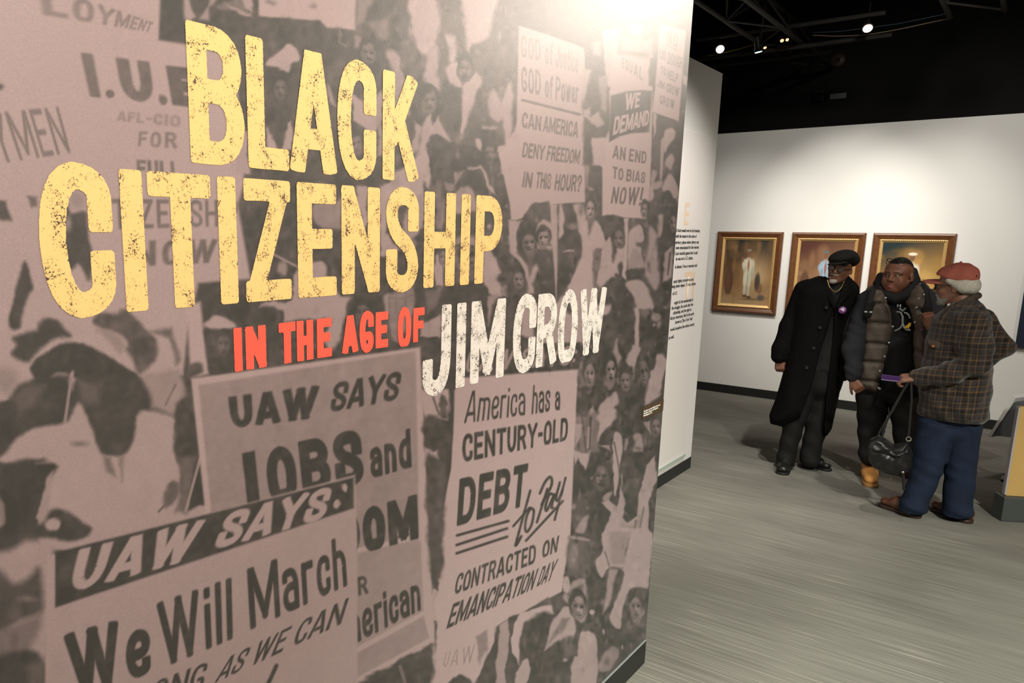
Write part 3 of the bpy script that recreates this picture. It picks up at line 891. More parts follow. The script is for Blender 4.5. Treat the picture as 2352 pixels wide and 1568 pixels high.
s .05 6 : 225,490 330,400 470,333 600,343 760,420 900,510 1010,580 1078,680 1088,770 1040,815 900,800 640,640 500,560 400,560 330,620 250,600 218,540
.11 8 : 560,560 1010,600 1080,780 1010,830 1000,960 960,1070 880,1150 790,1155 720,1150 690,1060 640,950 640,880 570,860 550,760 500,790 520,640
.3 16 : 570,600 720,640 700,760 600,760
s .24 8 : 680,170 800,150 880,100 960,140 1040,230 1110,300 1130,430 1080,500 1000,570 950,450 900,380 920,340 870,280 780,250 690,200
s .62 8 : 690,240 800,250 890,340 850,410 760,300
b .12 8 : 1010,360 60,70
.35 8 : 1080,250 1230,230 1300,450 1270,490 1215,300
.66 10 : 1000,570 1290,520 1330,700 1240,860 1090,800 1080,700
l .42 6 : 1260,640 1190,780
! .84 6 : 1340,60 1440,40 1500,560 1370,590
.15 7 : 1460,245 1690,230 1700,450 1630,520 1510,545
s .8 6 : 1470,220 1540,140 1640,180 1690,230
s .25 6 : 1345,500 1440,485 1460,540 1400,580 1340,600
s .77 7 : 480,905 560,770 640,905 700,1080 750,1165 870,1155 950,1065 1010,830 1200,855 1260,900 1250,1100 1310,1300 1250,1480 1600,1500 1450,1800 300,1800 380,1210 0,1195 60,1100 150,1000 300,935
.78 7 : 250,1200 700,1150 1250,1150 1300,1500 1000,1640 300,1640
.44 8 : 735,1155 800,1165 830,1300 760,1260
.48 8 : 850,1150 892,1150 875,1340
b .36 8 : 570,1060 50,18
l .6 7 : 515,560 465,905
b .7 5 : 515,555 14,18
s .13 6 : 1290,750 1390,740 1432,900 1455,1060 1400,1145 1300,1165 1260,1100 1248,950 1260,830
.32 8 : 1280,1160 1405,1155 1345,1560 1265,1555 1310,1300
.06 5 : 1458,1100 1515,1500 1345,1535
l .66 6 : 1462,1085 1335,1545
s .3 6 : 1200,1350 1290,1340 1260,1470 1180,1520
l .32 5 : 1140,1550 1240,1440
s .06 7 : -40,1230 60,1210 385,1208 370,1290 290,1480 270,1620 -40,1620
.72 5 : 340,1330 382,1290 335,1600 280,1600
@0 1060 3.086
.07 6 : -40,40 380,20 330,90 270,420 230,500 -40,640
.58 8 : -40,180 30,300 42,440 0,475 -40,470
.70 5 : 335,110 372,60 340,330 290,425 258,405
s .10 7 : -40,490 200,450 300,430 350,350 430,338 540,390 645,470 600,540 450,562 320,540 180,550 60,620 -40,650
b .78 5 : 372,440 55,48
.74 12 : -40,650 60,630 180,560 390,560 330,1620 -40,1620
s .17 12 : -40,770 100,860 200,820 270,750 300,900 295,1060 150,1120 -40,1200
b .45 8 : 190,970 60,18
.42 14 : -40,1200 150,1130 290,1080 280,1180 200,1350 -40,1400
s .09 10 : -40,1390 200,1335 300,1400 335,1600 -40,1640
.3 12 : 190,1440 310,1400 330,1600 200,1600
@0 0 1
! .85 4 : 438,869 964,797 998,1466 1000,1620 520,1640
! .63 4 : 455,884 954,806 962,1226 500,1330
.14 5 : 818,1568 996,1474 990,1640 818,1660
l .4 8 : 918,1530 930,1568
! .67 3 : 500,1340 962,1238 968,1404 560,1600
! .67 3 : 818,1296 966,1242 972,1402 818,1486
! .65 3 : 818,1500 972,1414 986,1464 818,1556
""")
    P.o = (0, 0, 1)
    dk = .04
    # grey placard
    P.text(dk, 'UAW', [(523, 911), (732, 884), (723, 960), (532, 984)], .24, 3.2, .08)
    P.text(dk, 'SAYS', [(768, 878), (923, 851), (912, 918), (756, 947)], .19, 3.2, .05)
    P.poly(dk, [(555, 1041), (584, 1034), (598, 1170), (580, 1190), (560, 1185), (556, 1165), (568, 1160)], 3.2)
    P.text(dk, 'OBS', [(605, 1032), (825, 982), (838, 1109), (619, 1160)], .24, 3.2, .1)
    P.text(dk, 'and', [(848, 1010), (941, 983), (945, 1072), (851, 1099)], .2, 3., .1)
    P.text(dk, 'DOM', [(770, 1184), (957, 1134), (961, 1236), (778, 1284)], .27, 3., .09)
    P.text(.1, 'OR', [(792, 1331), (842, 1320), (845, 1362), (795, 1374)], .2, 3., .1)
    P.text(dk, 'merican', [(786, 1401), (962, 1318), (966, 1400), (792, 1489)], .17, 3., .08)
    # front placard with the dark banner
    P.script("""
@0 0 1
! .78 4 : 108,1276 814,1090 820,1240 820,1700 100,1700
! .07 4 : 126,1268 811,1096 812,1166 126,1394
""")
    lt = .8
    P.text(lt, 'UAW', [(181, 1261), (472, 1190), (430, 1287), (155, 1362)], .22, 3.4, .08)
    P.text(lt, 'SAYS', [(522, 1176), (765, 1114), (744, 1191), (486, 1264)], .22, 3.4, .06)
    P.blob(lt, 790, 1119, 7, 10, .4, 3.); P.blob(lt, 773, 1160, 8, 11, .4, 3.)
    P.text(dk, 'We', [(146, 1456), (342, 1402), (346, 1545), (166, 1612)], .19, 3.4, .12)
    P.text(dk, 'Will', [(359, 1384), (531, 1325), (534, 1466), (372, 1534)], .15, 3.2, .12)
    P.text(dk, 'March', [(566, 1306), (790, 1228), (797, 1344), (574, 1446)], .15, 3., .1)
    P.text(dk, 'AS WE CAN', [(520, 1510), (801, 1371), (782, 1432), (492, 1568)], .14, 2.6, .1)
    P.text(dk, 'LONG', [(310, 1580), (478, 1518), (464, 1578), (290, 1650)], .14, 3., .1)
    P.line(dk, [(634, 1528), (610, 1580)], 9, 3.)
    # placard behind the title
    P.script("""
@900 640 3.92
! .12 4 : 640,600 1700,570 1675,815 640,890
! .86 4 : 640,890 1675,815 1660,960 1640,1100 560,1300 560,1010
""")
    P.o = (0, 0, 1)
    P.text(.62, 'UAW SAYS:', [(1078, 806), (1328, 793), (1318, 838), (1064, 855)], .17, 2.6, .1)
    P.script("""
@960 880 3.92
.80 5 : 0,60 275,60 275,340 50,300
l .28 5 : 135,130 185,280
s .18 4 : 195,110 250,160 272,310 205,280
s .15 7 : 45,330 120,300 270,345 268,590 60,600
.80 5 : 60,590 165,588 185,680 75,700
.2 6 : 165,600 268,580 240,930 205,860
s .2 7 : 75,720 150,655 200,780 240,930 212,1700 110,1700
""")
    P.o = (0, 0, 1)
    # tall placard
    P.text(dk, 'America', [(1075, 898), (1207, 885), (1205, 953), (1065, 972)], .11, 2.4, .09)
    P.text(dk, 'has', [(1224, 884), (1264, 880), (1262, 945), (1220, 951)], .13, 2.4, .09)
    P.text(dk, 'a', [(1276, 886), (1287, 885), (1285, 941), (1273, 943)], .16, 2.2)
    P.text(dk, 'CENTURY-OLD', [(1061, 997), (1305, 958), (1302, 1011), (1061, 1062)], .18, 2.4, .08)
    P.text(dk, 'DEBT', [(1055, 1099), (1213, 1063), (1204, 1161), (1048, 1208)], .2, 2.4, .09)
    for a, b in (((1049, 1229), (1167, 1196)), ((1048, 1251), (1164, 1213)), ((1048, 1270), (1164, 1232))): P.line(dk, [a, b], 6, 2.)
    P.script("""
@960 880 3.92
l .05 5.5 : 1008,965 890,1400 884,1450 928,1375
l .05 5 : 855,1285 1000,1120
l .05 5 : 1010,1120 1040,1150 1020,1270 980,1335 962,1300 975,1200 1010,1120
l .05 5.5 : 1162,950 1068,1250
l .05 5.5 : 1095,990 1140,890 1190,842 1198,920 1110,1090
l .05 5 : 1215,1000 1180,1000 1145,1110 1160,1140 1225,1000 1200,1110 1215,1120
l .05 5 : 1275,890 1240,1030 1260,1050 1300,960
l .05 5 : 1326,850 1228,1228
l .05 5.5 : 970,1415 1300,1060
@0 0 1
""")
    P.text(dk, 'CONTRACTED', [(1050, 1318), (1231, 1248), (1229, 1292), (1041, 1366)], .17, 2.2, .09)
    P.text(dk, 'ON', [(1247, 1243), (1284, 1229), (1278, 1267), (1244, 1281)], .17, 2.2, .1)
    P.text(dk, 'EMANCIPATION', [(1040, 1386), (1237, 1304), (1222, 1353), (1024, 1444)], .17, 2.2, .07)
    P.text(dk, 'DAY', [(1246, 1301), (1282, 1282), (1266, 1332), (1231, 1347)], .17, 2.2, .06)
    P.text(.5, 'UAW', [(1024, 1498), (1090, 1478), (1086, 1520), (1016, 1531)], .06, 1.8, .3)
    # upper left placard
    mk = .33
    P.text(mk, 'I', [(184, 121), (212, 124), (231, 225), (206, 222)], .18, 3.6)
    P.text(mk, 'U', [(264, 132), (342, 142), (356, 236), (282, 232)], .26, 3.6)
    P.blob(mk, 252, 215, 10, 11, 0, 3.5); P.blob(mk, 373, 230, 9, 10, 0, 3.5)
    P.text(.26, 'E', [(379, 150), (452, 158), (466, 250), (395, 241)], .3, 3.4)
    P.text(.5, 'AFL-CIO', [(271, 256), (413, 266), (413, 291), (269, 277)], .16, 4., .2)
    P.text(.42, 'FOR', [(319, 302), (405, 304), (405, 341), (316, 335)], .18, 3.6, .22)
    P.text(.36, 'FULL', [(313, 367), (411, 371), (414, 410), (314, 406)], .2, 3.6, .1)
    P.text(.48, 'LOYMENT', [(85, -40), (352, 52), (342, 74), (98, 34)], .2, 4., .12)
    P.text(.42, 'YMEN', [(-40, 262), (133, 245), (162, 351), (0, 376)], .12, 3.6, .12)
    P.text(.4, 'ITIZENSHIP', [(236, 456), (545, 460), (546, 519), (240, 527)], .15, 3.4, .14)
    P.text(.36, 'NOW', [(306, 553), (498, 549), (491, 603), (308, 612)], .2, 3.6, .2)
    # right hand placards
    g = .35
    P.text(g, 'CAN', [(1199, 257), (1243, 267), (1241, 301), (1197, 293)], .17, 2., .08)
    P.text(g, 'AMERICA', [(1249, 266), (1329, 281), (1326, 317), (1246, 302)], .17, 2., .08)
    P.text(g, 'DENY', [(1202, 327), (1252, 334), (1248, 367), (1198, 361)], .17, 2., .08)
    P.text(g, 'FREEDOM', [(1259, 334), (1333, 345), (1329, 377), (1254, 368)], .17, 2., .08)
    P.text(g, 'IN', [(1203, 394), (1224, 397), (1219, 433), (1198, 429)], .17, 2., .1)
    P.text(g, 'THIS', [(1233, 394), (1266, 399), (1264, 435), (1228, 432)], .17, 2., .08)
    P.text(g, 'HOUR?', [(1277, 399), (1337, 402), (1333, 441), (1272, 437)], .17, 2., .08)
    P.line(g, [(1199, 230), (1331, 263)], 6, 2.)
    P.text(.42, 'GOD', [(1196, 151), (1241, 162), (1241, 219), (1197, 211)], .17, 2.4, .14)
    P.text(.42, 'of', [(1251, 172), (1270, 176), (1269, 228), (1251, 222)], .17, 2.2, .1)
    P.text(.42, 'Power', [(1276, 174), (1329, 190), (1327, 239), (1275, 229)], .16, 2.2, .1)
    P.text(.52, 'GOD', [(1195, 80), (1241, 92), (1241, 140), (1196, 132)], .17, 2.6, .14)
    P.text(.52, 'of', [(1251, 96), (1270, 100), (1269, 150), (1251, 146)], .17, 2.4, .1)
    P.text(.52, 'Justice', [(1276, 104), (1329, 124), (1326, 168), (1275, 154)], .16, 2.4, .1)
    P.text(.3, 'AN', [(1409, 333), (1437, 339), (1435, 369), (1406, 363)], .17, 1.8, .14)
    P.text(.3, 'END', [(1446, 341), (1485, 349), (1483, 376), (1443, 370)], .17, 1.8, .14)
    P.text(.3, 'TO', [(1407, 382), (1432, 387), (1430, 414), (1406, 409)], .17, 1.8, .14)
    P.text(.3, 'BIAS', [(1440, 388), (1482, 396), (1480, 421), (1437, 416)], .17, 1.8, .14)
    P.text(.3, 'NOW!', [(1408, 429), (1478, 430), (1471, 472), (1402, 467)], .16, 1.8, .16)
    P.text(.85, 'WE', [(1437, 214), (1471, 212), (1467, 246), (1433, 255)], .2, 1.8, .06)
    P.text(.85, 'DEMAND', [(1412, 268), (1491, 252), (1489, 287), (1406, 311)], .2, 1.8, .04)
    P.text(.4, 'EQUAL', [(1428, 132), (1477, 156), (1475, 185), (1428, 155)], .16, 1.8, .22)
    P.text(.62, 'DEMAND', [(1430, 88), (1489, 96), (1488, 120), (1428, 112)], .17, 2.2, .08)
    P.text(.35, 'NO', [(1532, 68), (1557, 78), (1555, 109), (1531, 98)], .16, 1.6, .28)
    P.line(.45, [(1529, 101), (1555, 116)], 2.5, 1.5)
    P.text(.35, 'US', [(1515, 112), (1529, 118), (1528, 140), (1514, 135)], .16, 1.6, .1)
    P.text(.35, 'DOUGH', [(1534, 119), (1567, 132), (1566, 159), (1532, 146)], .16, 1.6, .12)
    P.text(.35, 'TO', [(1517, 152), (1529, 157), (1528, 175), (1517, 170)], .16, 1.6, .12)
    P.text(.35, 'HELP', [(1533, 159), (1558, 170), (1556, 191), (1531, 180)], .16, 1.6, .14)
    P.text(.35, 'JIM', [(1509, 182), (1526, 189), (1525, 205), (1508, 199)], .16, 1.6, .12)
    P.text(.35, 'CROW', [(1531, 190), (1560, 202), (1558, 223), (1529, 210)], .16, 1.6, .12)
    P.text(.35, 'GROW', [(1515, 218), (1549, 230), (1547, 251), (1515, 238)], .16, 1.6, .2)
    for f in ((1212, 556, 19, 34, .34, 1), (1247, 548, 14, 30, .45, 1), (1357, 478, 13, 30, .48, -1), (1420, 546, 14, 30, .3, 1), (1546, 512, 10, 26, .4, 1), (1480, 482, 9, 22, .4, -1), (1123, 352, 17, 30, .26, 1), (983, 232, 20, 38, .3, 1), (1068, 158, 18, 36, .3, -1), (932, 250, 13, 28, .3, 1),
              (1352, 858, 16, 38, .36, 1), (1400, 850, 15, 38, .42, 1), (1436, 872, 13, 30, .34, 1), (1478, 852, 14, 40, .26, 1), (1383, 1092, 22, 42, .26, -1), (1453, 1098, 20, 48, .14, 1), (1326, 1392, 19, 36, .42, 1), (1459, 1392, 18, 36, .36, 1), (1190, 640, 15, 26, .34, 1), (1505, 980, 12, 28, .3, 1), (1310, 700, 12, 26, .3, 1),
              (720, 172, 18, 28, .3, 1), (845, 120, 20, 34, .3, 1), (640, 200, 22, 34, .25, 1), (820, 330, 18, 28, .28, -1), (1085, 605, 15, 24, .3, 1), (1022, 592, 14, 24, .34, -1), (515, 790, 18, 34, .22, -1), (830, 720, 22, 34, .26, 1)):
        P.face(*f)
    for x0, y0, x1, y1, n, z, a, sd in ((880, 0, 1190, 660, 420, 8, .2, 1), (560, 40, 960, 640, 160, 12, .14, 2), (1150, 470, 1590, 860, 520, 6, .2, 3), (1280, 820, 1540, 1480, 620, 6.5, .2, 4),
                                        (1200, 1380, 1480, 1568, 160, 8, .18, 5), (-60, 700, 560, 1180, 130, 22, .10, 6), (-60, 1050, 240, 1568, 50, 22, .12, 7), (560, 640, 1010, 860, 90, 13, .15, 8), (1480, 0, 1600, 520, 160, 6, .2, 9)):
        P.mottle(x0, y0, x1, y1, n, z, a, sd)
    m = np.clip(1.1 - 1.2 * P.t, .12, 1)
    P.t = P.t + P.shade * .06 * m
    return np.clip(P.t, 0, 1)
# ---------------------------------------------------------------- the setting
M_WHITE = mat('white_wall_paint', (.74, .73, .69), .6, .3, bump=(60, .05))
M_BLACK = mat('black_paint', (.012, .011, .010), .7, .3)
M_BASE = mat('black_vinyl_base', (.014, .015, .014), .45, .4)
M_CEIL = mat('black_ceiling_paint', (.010, .009, .008), .8, .2)
M_STEEL = mat('black_steel', (.05, .046, .04), .55, .4)
M_EDGE = mat('grey_trim', (.25, .26, .25), .5)
def carpet():
    m = mat('striped_carpet', (.2, .19, .16), .9, .15)
    nt = m.node_tree; b = nt.nodes['Principled BSDF']; L = nt.links.new
    tc = nt.nodes.new('ShaderNodeTexCoord')
    def stretched(sx, sy, detail, off):
        mp = nt.nodes.new('ShaderNodeMapping'); mp.inputs['Scale'].default_value = (sx, sy, 1); mp.inputs['Location'].default_value = (off, off * 2, 0)
        n = nt.nodes.new('ShaderNodeTexNoise'); n.inputs['Scale'].default_value = 1; n.inputs['Detail'].default_value = detail
        L(tc.outputs['Object'], mp.inputs[0]); L(mp.outputs[0], n.inputs['Vector']); return n.outputs['Fac']
    def ramp(f, *st):
        r = nt.nodes.new('ShaderNodeValToRGB'); e = r.color_ramp.elements
        while len(e) < len(st): e.new(.5)
        for x, (p, c) in zip(e, st): x.position = p; x.color = (*c, 1)
        L(f, r.inputs[0]); return r.outputs[0]
    base = ramp(stretched(1.5, 130, 2, 0), (.30, (.138, .132, .112)), (.5, (.182, .174, .149)), (.70, (.232, .222, .192)))
    streak = ramp(stretched(2.2, 150, 0, 7), (.69, (0, 0, 0)), (.84, (1, 1, 1)))
    blotch = ramp(stretched(1.1, 2.4, 3, 3), (.35, (.86, .86, .86)), (.65, (1.1, 1.1, 1.1)))
    mx = nt.nodes.new('ShaderNodeMix'); mx.data_type = 'RGBA'; mx.inputs[7].default_value = (.37, .35, .30, 1)
    L(streak, mx.inputs[0]); L(base, mx.inputs[6])
    mu = nt.nodes.new('ShaderNodeMix'); mu.data_type = 'RGBA'; mu.blend_type = 'MULTIPLY'; mu.inputs[0].default_value = 1
    L(mx.outputs[2], mu.inputs[6]); L(blotch, mu.inputs[7]); L(mu.outputs[2], b.inputs['Base Color'])
    bp = nt.nodes.new('ShaderNodeBump'); bp.inputs['Strength'].default_value = .25; bp.inputs['Distance'].default_value = .004
    L(base, bp.inputs['Height']); L(bp.outputs[0], b.inputs['Normal'])
    return m
WX, PX, FY = -1.169, -2.054, 9.45           # mural wall, text wall, far wall
def struct(name, mb, m): return tag(mb.build(name, m), kind='structure')
struct('floor', MB().box((1.2, 5, -.05), (14, 16, .1)), carpet())
struct('ceiling', MB().box((1.2, 5, 5.35), (14, 16, .1)), M_CEIL)
struct('wall_left', MB().box((WX - .07, 1.0, 1.62), (.14, 4.2, 3.0)), M_WHITE)
struct('baseboard_left', MB().box((WX - .068, 1.0, .056), (.15, 4.196, .110), bev=.004), M_BASE)
struct('trim_1', MB().box((WX + .0035, 1.0, .1125), (.007, 4.19, .003)), M_EDGE)
struct('wall_middle', MB().box((PX - .25, 5.15, 1.586), (.5, 2.0, 2.98)), M_WHITE)
struct('baseboard_middle', MB().box((PX - .245, 5.15, .048), (.5, 1.998, .096), bev=.004), M_BASE)
struct('wall_far', MB().box((-.4, FY + .075, 1.57), (7.4, .15, 2.94)), M_WHITE)
struct('baseboard_far', MB().box((-.4, FY + .07, .05), (7.4, .16, .10), bev=.004), M_BASE)
struct('wall_outer', MB().box((-5.7, 4, 2.65), (.2, 14.5, 5.3)), M_BLACK)
struct('wall_right', MB().box((8.0, 4, 2.65), (.2, 14.5, 5.3)), M_BLACK)
struct('wall_back', MB().box((.5, 11.3, 2.65), (14, .2, 5.3)), M_BLACK)

# ---------------------------------------------------------------- mural
PX_COLS = []
def build_mural():
    ys = [.30]
    while ys[-1] < 3.0995:
        ys.append(ys[-1] + .0017 + max(0, ys[-1] - .45) * .0019)
    ys[-1] = 3.0995
    ys = [-.9, -.4, 0.] + ys
    zs = np.concatenate([np.arange(.116, 2.84, .0022), [2.9, 3.0, 3.118]])
    ys = np.array(ys); Y, Z = np.meshgrid(ys, zs, indexing='ij')
    # the picture's own chart: the flat print seen from where it was measured
    H = homog([tuple(on_plane(px, py, 0, WX)[1:]) for px, py in ((100, 100), (1500, 100), (1450, 1450), (100, 1450))],
              [(100, 100), (1500, 100), (1450, 1450), (100, 1450)])
    cx, cy = happly(H, Y.ravel(), Z.ravel())
    t = paint_mural(cx, cy)
    t = t.reshape(Y.shape); t[:3] = .55; t = t.ravel()
    dk, lt = np.array([.031, .030, .025]), np.array([.44, .325, .325])
    col = dk + (lt - dk) * (t ** 1.5)[:, None]
    V = np.stack([np.full(Y.size, WX + .0012), Y.ravel(), Z.ravel()], 1)
    n, m = Y.shape; i = np.arange(n * m).reshape(n, m)
    Q = np.stack([i[:-1, :-1], i[1:, :-1], i[1:, 1:], i[:-1, 1:]], -1).reshape(-1, 4)
    mm = attr_mat('printed_wallpaper', .45, .42, bump=(420, .07))
    b = mm.node_tree.nodes['Principled BSDF']; nt = mm.node_tree
    b.inputs['Coat Weight'].default_value = .8; b.inputs['Coat Roughness'].default_value = .66
    # fine print grain
    a = [x for x in nt.nodes if x.type == 'ATTRIBUTE'][0]
    tc = nt.nodes.new('ShaderNodeTexCoord'); g = nt.nodes.new('ShaderNodeTexNoise'); g.inputs['Scale'].default_value = 420; g.inputs['Detail'].default_value = 1
    r = nt.nodes.new('ShaderNodeMapRange'); r.inputs[3].default_value = .86; r.inputs[4].default_value = 1.14
    mu = nt.nodes.new('ShaderNodeMix'); mu.data_type = 'RGBA'; mu.blend_type = 'MULTIPLY'; mu.inputs[0].default_value = 1
    nt.links.new(tc.outputs['Object'], g.inputs['Vector']); nt.links.new(g.outputs['Fac'], r.inputs[0])
    nt.links.new(a.outputs['Color'], mu.inputs[6]); nt.links.new(r.outputs[0], mu.inputs[7]); nt.links.new(mu.outputs[2], b.inputs['Base Color'])
    root = empty('mural', (WX, 1.0, .12), 0, 'huge black and white photo mural of a marching crowd with protest placards', 'mural')
    o = mesh_np('printed_photograph', V - np.array([WX, 1.0, .12]), Q, mm, root, False, col)
    return root
def flat_letters(name, items, m, root, x, cell):
    """flat lettering on the mural: items are (glyph, y0, y1, z0, z1, stroke thickness in metres)"""
    V, F, off = [], [], 0
    bm_v = []; faces = []
    for ch, y0, y1, z0, z1, t in items:
        h = z1 - z0; tt = t / h
        w0, _p = GL[ch]
        ws = ((y1 - y0) / h - tt) / w0 if w0 > 1e-6 else 1.
        segs, w = seg_list(ch, tt, ws)
        ny = int((y1 - y0) / cell) + 5; nz = int(h / cell) + 5
        gy = y0 - 2 * cell + cell * np.arange(ny); gz = z0 - 2 * cell + cell * np.arange(nz)
        A, B = np.meshgrid(gy, gz, indexing='ij')
        xo = (A - y0) / h
        if w0 <= 1e-6: xo = (A - .5 * (y0 + y1)) / h + tt / 2
        d = sd_strokes(xo, (B - z0) / h, segs, tt, .025) * h
        # worn edges of the print
        d = d + .0006 * np.sin(A * 900 + np.sin(B * 700)) * np.sin(B * 1100 + np.sin(A * 800))
        pts = {}
        def vert(k, y, z):
            if k not in pts: pts[k] = len(bm_v); bm_v.append((x, y, z))
            return pts[k]
        s = d < 0
        c4 = s[:-1, :-1] + 0 + s[1:, :-1] + s[1:, 1:] + s[:-1, 1:]
        for i, j in np.argwhere(c4 > 0):
            ring = [(i, j), (i + 1, j), (i + 1, j + 1), (i, j + 1)]
            poly = []
            for q in range(4):
                p, r = ring[q], ring[(q + 1) % 4]
                if s[p]: poly.append(vert(('c', p), gy[p[0]], gz[p[1]]))
                if s[p] != s[r]:
                    f = d[p] / (d[p] - d[r])
                    kk = ('e',) + tuple(sorted((p, r)))
                    poly.append(vert(kk, gy[p[0]] + f * (gy[r[0]] - gy[p[0]]), gz[p[1]] + f * (gz[r[1]] - gz[p[1]])))
            if len(poly) >= 3: faces.append(poly)
    me = bpy.data.meshes.new(name)
    o_ = Vector(root.location)
    me.from_pydata([tuple(Vector(v) - o_) for v in bm_v], [], faces)
    return link(name, me, m, root)
def worn_ink(name, col, amount, scale, rough=.5):
    """printing ink with fine dark worn specks, gathered in patches"""
    m = mat(name, col, rough, .35)
    nt = m.node_tree; b = nt.nodes['Principled BSDF']; L = nt.links.new
    tc = nt.nodes.new('ShaderNodeTexCoord')
    n = nt.nodes.new('ShaderNodeTexNoise'); n.inputs['Scale'].default_value = scale; n.inputs['Detail'].default_value = 4; n.inputs['Roughness'].default_value = .65; n.inputs['Distortion'].default_value = .8
    n2 = nt.nodes.new('ShaderNodeTexNoise'); n2.inputs['Scale'].default_value = scale * .11; n2.inputs['Detail'].default_value = 3
    L(tc.outputs['Object'], n.inputs['Vector']); L(tc.outputs['Object'], n2.inputs['Vector'])
    ad = nt.nodes.new('ShaderNodeMath'); ad.operation = 'MULTIPLY_ADD'; L(n2.outputs['Fac'], ad.inputs[0]); ad.inputs[1].default_value = .55; L(n.outputs['Fac'], ad.inputs[2])
    r = nt.nodes.new('ShaderNodeMapRange'); r.inputs[1].default_value = amount - .02; r.inputs[2].default_value = amount + .03
    mx = nt.nodes.new('ShaderNodeMix'); mx.data_type = 'RGBA'; mx.inputs[6].default_value = (*col, 1); mx.inputs[7].default_value = (.075, .062, .045, 1)
    L(ad.outputs[0], r.inputs[0]); L(r.outputs[0], mx.inputs[0]); L(mx.outputs[2], b.inputs['Base Color'])
    return m
mural = build_mural()
def yy(px, py): return float(on_plane(px, py, 0, WX)[1])
def row(spec, z0, z1, t, over=''):
    out = []
    for ch, pa, pb, py in spec:
        e = .006 if ch in 'CÇSGOJ' else 0.
        out.append((ch, yy(pa, py), yy(pb, py), z0 - e, z1 + (0 if ch == 'J' else e), t))
    return out
M_GOLD_INK = worn_ink('worn_yellow_ink', (.90, .61, .235), .885, 290)
M_WHITE_INK = worn_ink('worn_white_ink', (.80, .76, .70), .862, 300)
M_RED_INK = mat('red_ink', (.88, .125, .080), .5, .3)
o = flat_letters('title_lettering', row([('B', 430, 558, 200), ('L', 570, 663, 390), ('A', 667, 771, 392), ('Ç', 773, 863, 260), ('K', 877, 957, 410)], 2.0105, 2.243, .0405), M_GOLD_INK, mural, WX + .002, .0024)
o['label'] = 'worn yellow letters spelling BLACK'
big = [('Ç', yy(80, 440), yy(265, 640), 1.757, 1.997, .041)]
o = flat_letters('title_lettering', big + row([('I', 278, 333, 550), ('T', 335, 480, 400), ('I', 498, 546, 550), ('Z', 565, 669, 690), ('E', 684, 772, 682), ('N', 783, 871, 550), ('S', 885, 960, 550), ('H', 971, 1042, 650), ('I', 1053, 1077, 650), ('P', 1090, 1151, 560)], 1.761, 1.9915, .0405), M_GOLD_INK, mural, WX + .002, .0024)
o['label'] = 'worn yellow letters spelling CITIZENSHIP'
o = flat_letters('title_lettering', row([('I', 536, 555, 800), ('N', 564, 611, 840), ('T', 638, 677, 735), ('H', 681, 719, 830), ('E', 727, 761, 815), ('A', 785, 821, 810), ('G', 824, 857, 770), ('E', 861, 890, 795), ('O', 912, 943, 750), ('F', 948, 974, 705)], 1.6305, 1.7145, .0195), M_RED_INK, mural, WX + .002, .0016)
o['label'] = 'plain red letters spelling IN THE AGE OF'
o = flat_letters('title_lettering', row([('J', 969, 1033, 850), ('I', 1045, 1070, 790), ('M', 1080, 1158, 780), ('Ç', 1177, 1229, 770), ('R', 1232, 1278, 760), ('O', 1281, 1326, 740), ('W', 1330, 1388, 735)], 1.4885, 1.7145, .0415), M_WHITE_INK, mural, WX + .002, .0024)
o['label'] = 'worn white letters spelling JIM CROW'

# built-in typeface lettering for small print
def type_mesh(name, txt, size, m, parent, mw, bold=0., width=1.):
    c = bpy.data.curves.new(name, 'FONT'); c.body = txt; c.size = size; c.offset = bold; c.resolution_u = 2; c.space_line = 1.0
    t = bpy.data.objects.new(name, c); COL.objects.link(t)
    dg = bpy.context.evaluated_depsgraph_get(); me = bpy.data.meshes.new_from_object(t.evaluated_get(dg))
    bpy.data.objects.remove(t); bpy.data.curves.remove(c)
    me.materials.clear()
    me.transform(Matrix(mw) @ Matrix.Diagonal((width, 1, 1, 1)))
    return link(name, me, m, parent)
def face_plus_x(x, y, z):                      # writing on a wall that faces +X: runs towards +Y
    return ((0, 0, 1, x), (1, 0, 0, y), (0, 1, 0, z), (0, 0, 0, 1))
# caption plate at the mural's right edge
cy0, cy1 = yy(1474, 945), yy(1521, 930); cz0, cz1 = float(on_plane(1475, 962, 0, WX)[2]), float(on_plane(1475, 936, 0, WX)[2])
cap = empty('caption_plate', (WX, cy0, cz0), 0, 'small brown caption plate with white print at right edge of the mural', 'caption')
MB().box((.0035, (cy1 - cy0) / 2, (cz1 - cz0) / 2), (.004, cy1 - cy0, cz1 - cz0)).build('plate', mat('brown_plate', (.075, .045, .025), .5), cap)
M_PRINT_W = mat('white_print', (.8, .78, .72), .6)
ph = cz1 - cz0
for k, (s, f) in enumerate((('Marchers on the Mall for Jobs and', .62), ('Freedom. Library of Congress,', .43), ('Washington, D.C.', .24))):
    type_mesh('print_line', s, ph * .17, M_PRINT_W, cap, face_plus_x(.0062, .006, ph * f), .0006, .8 * (cy1 - cy0) / .115)

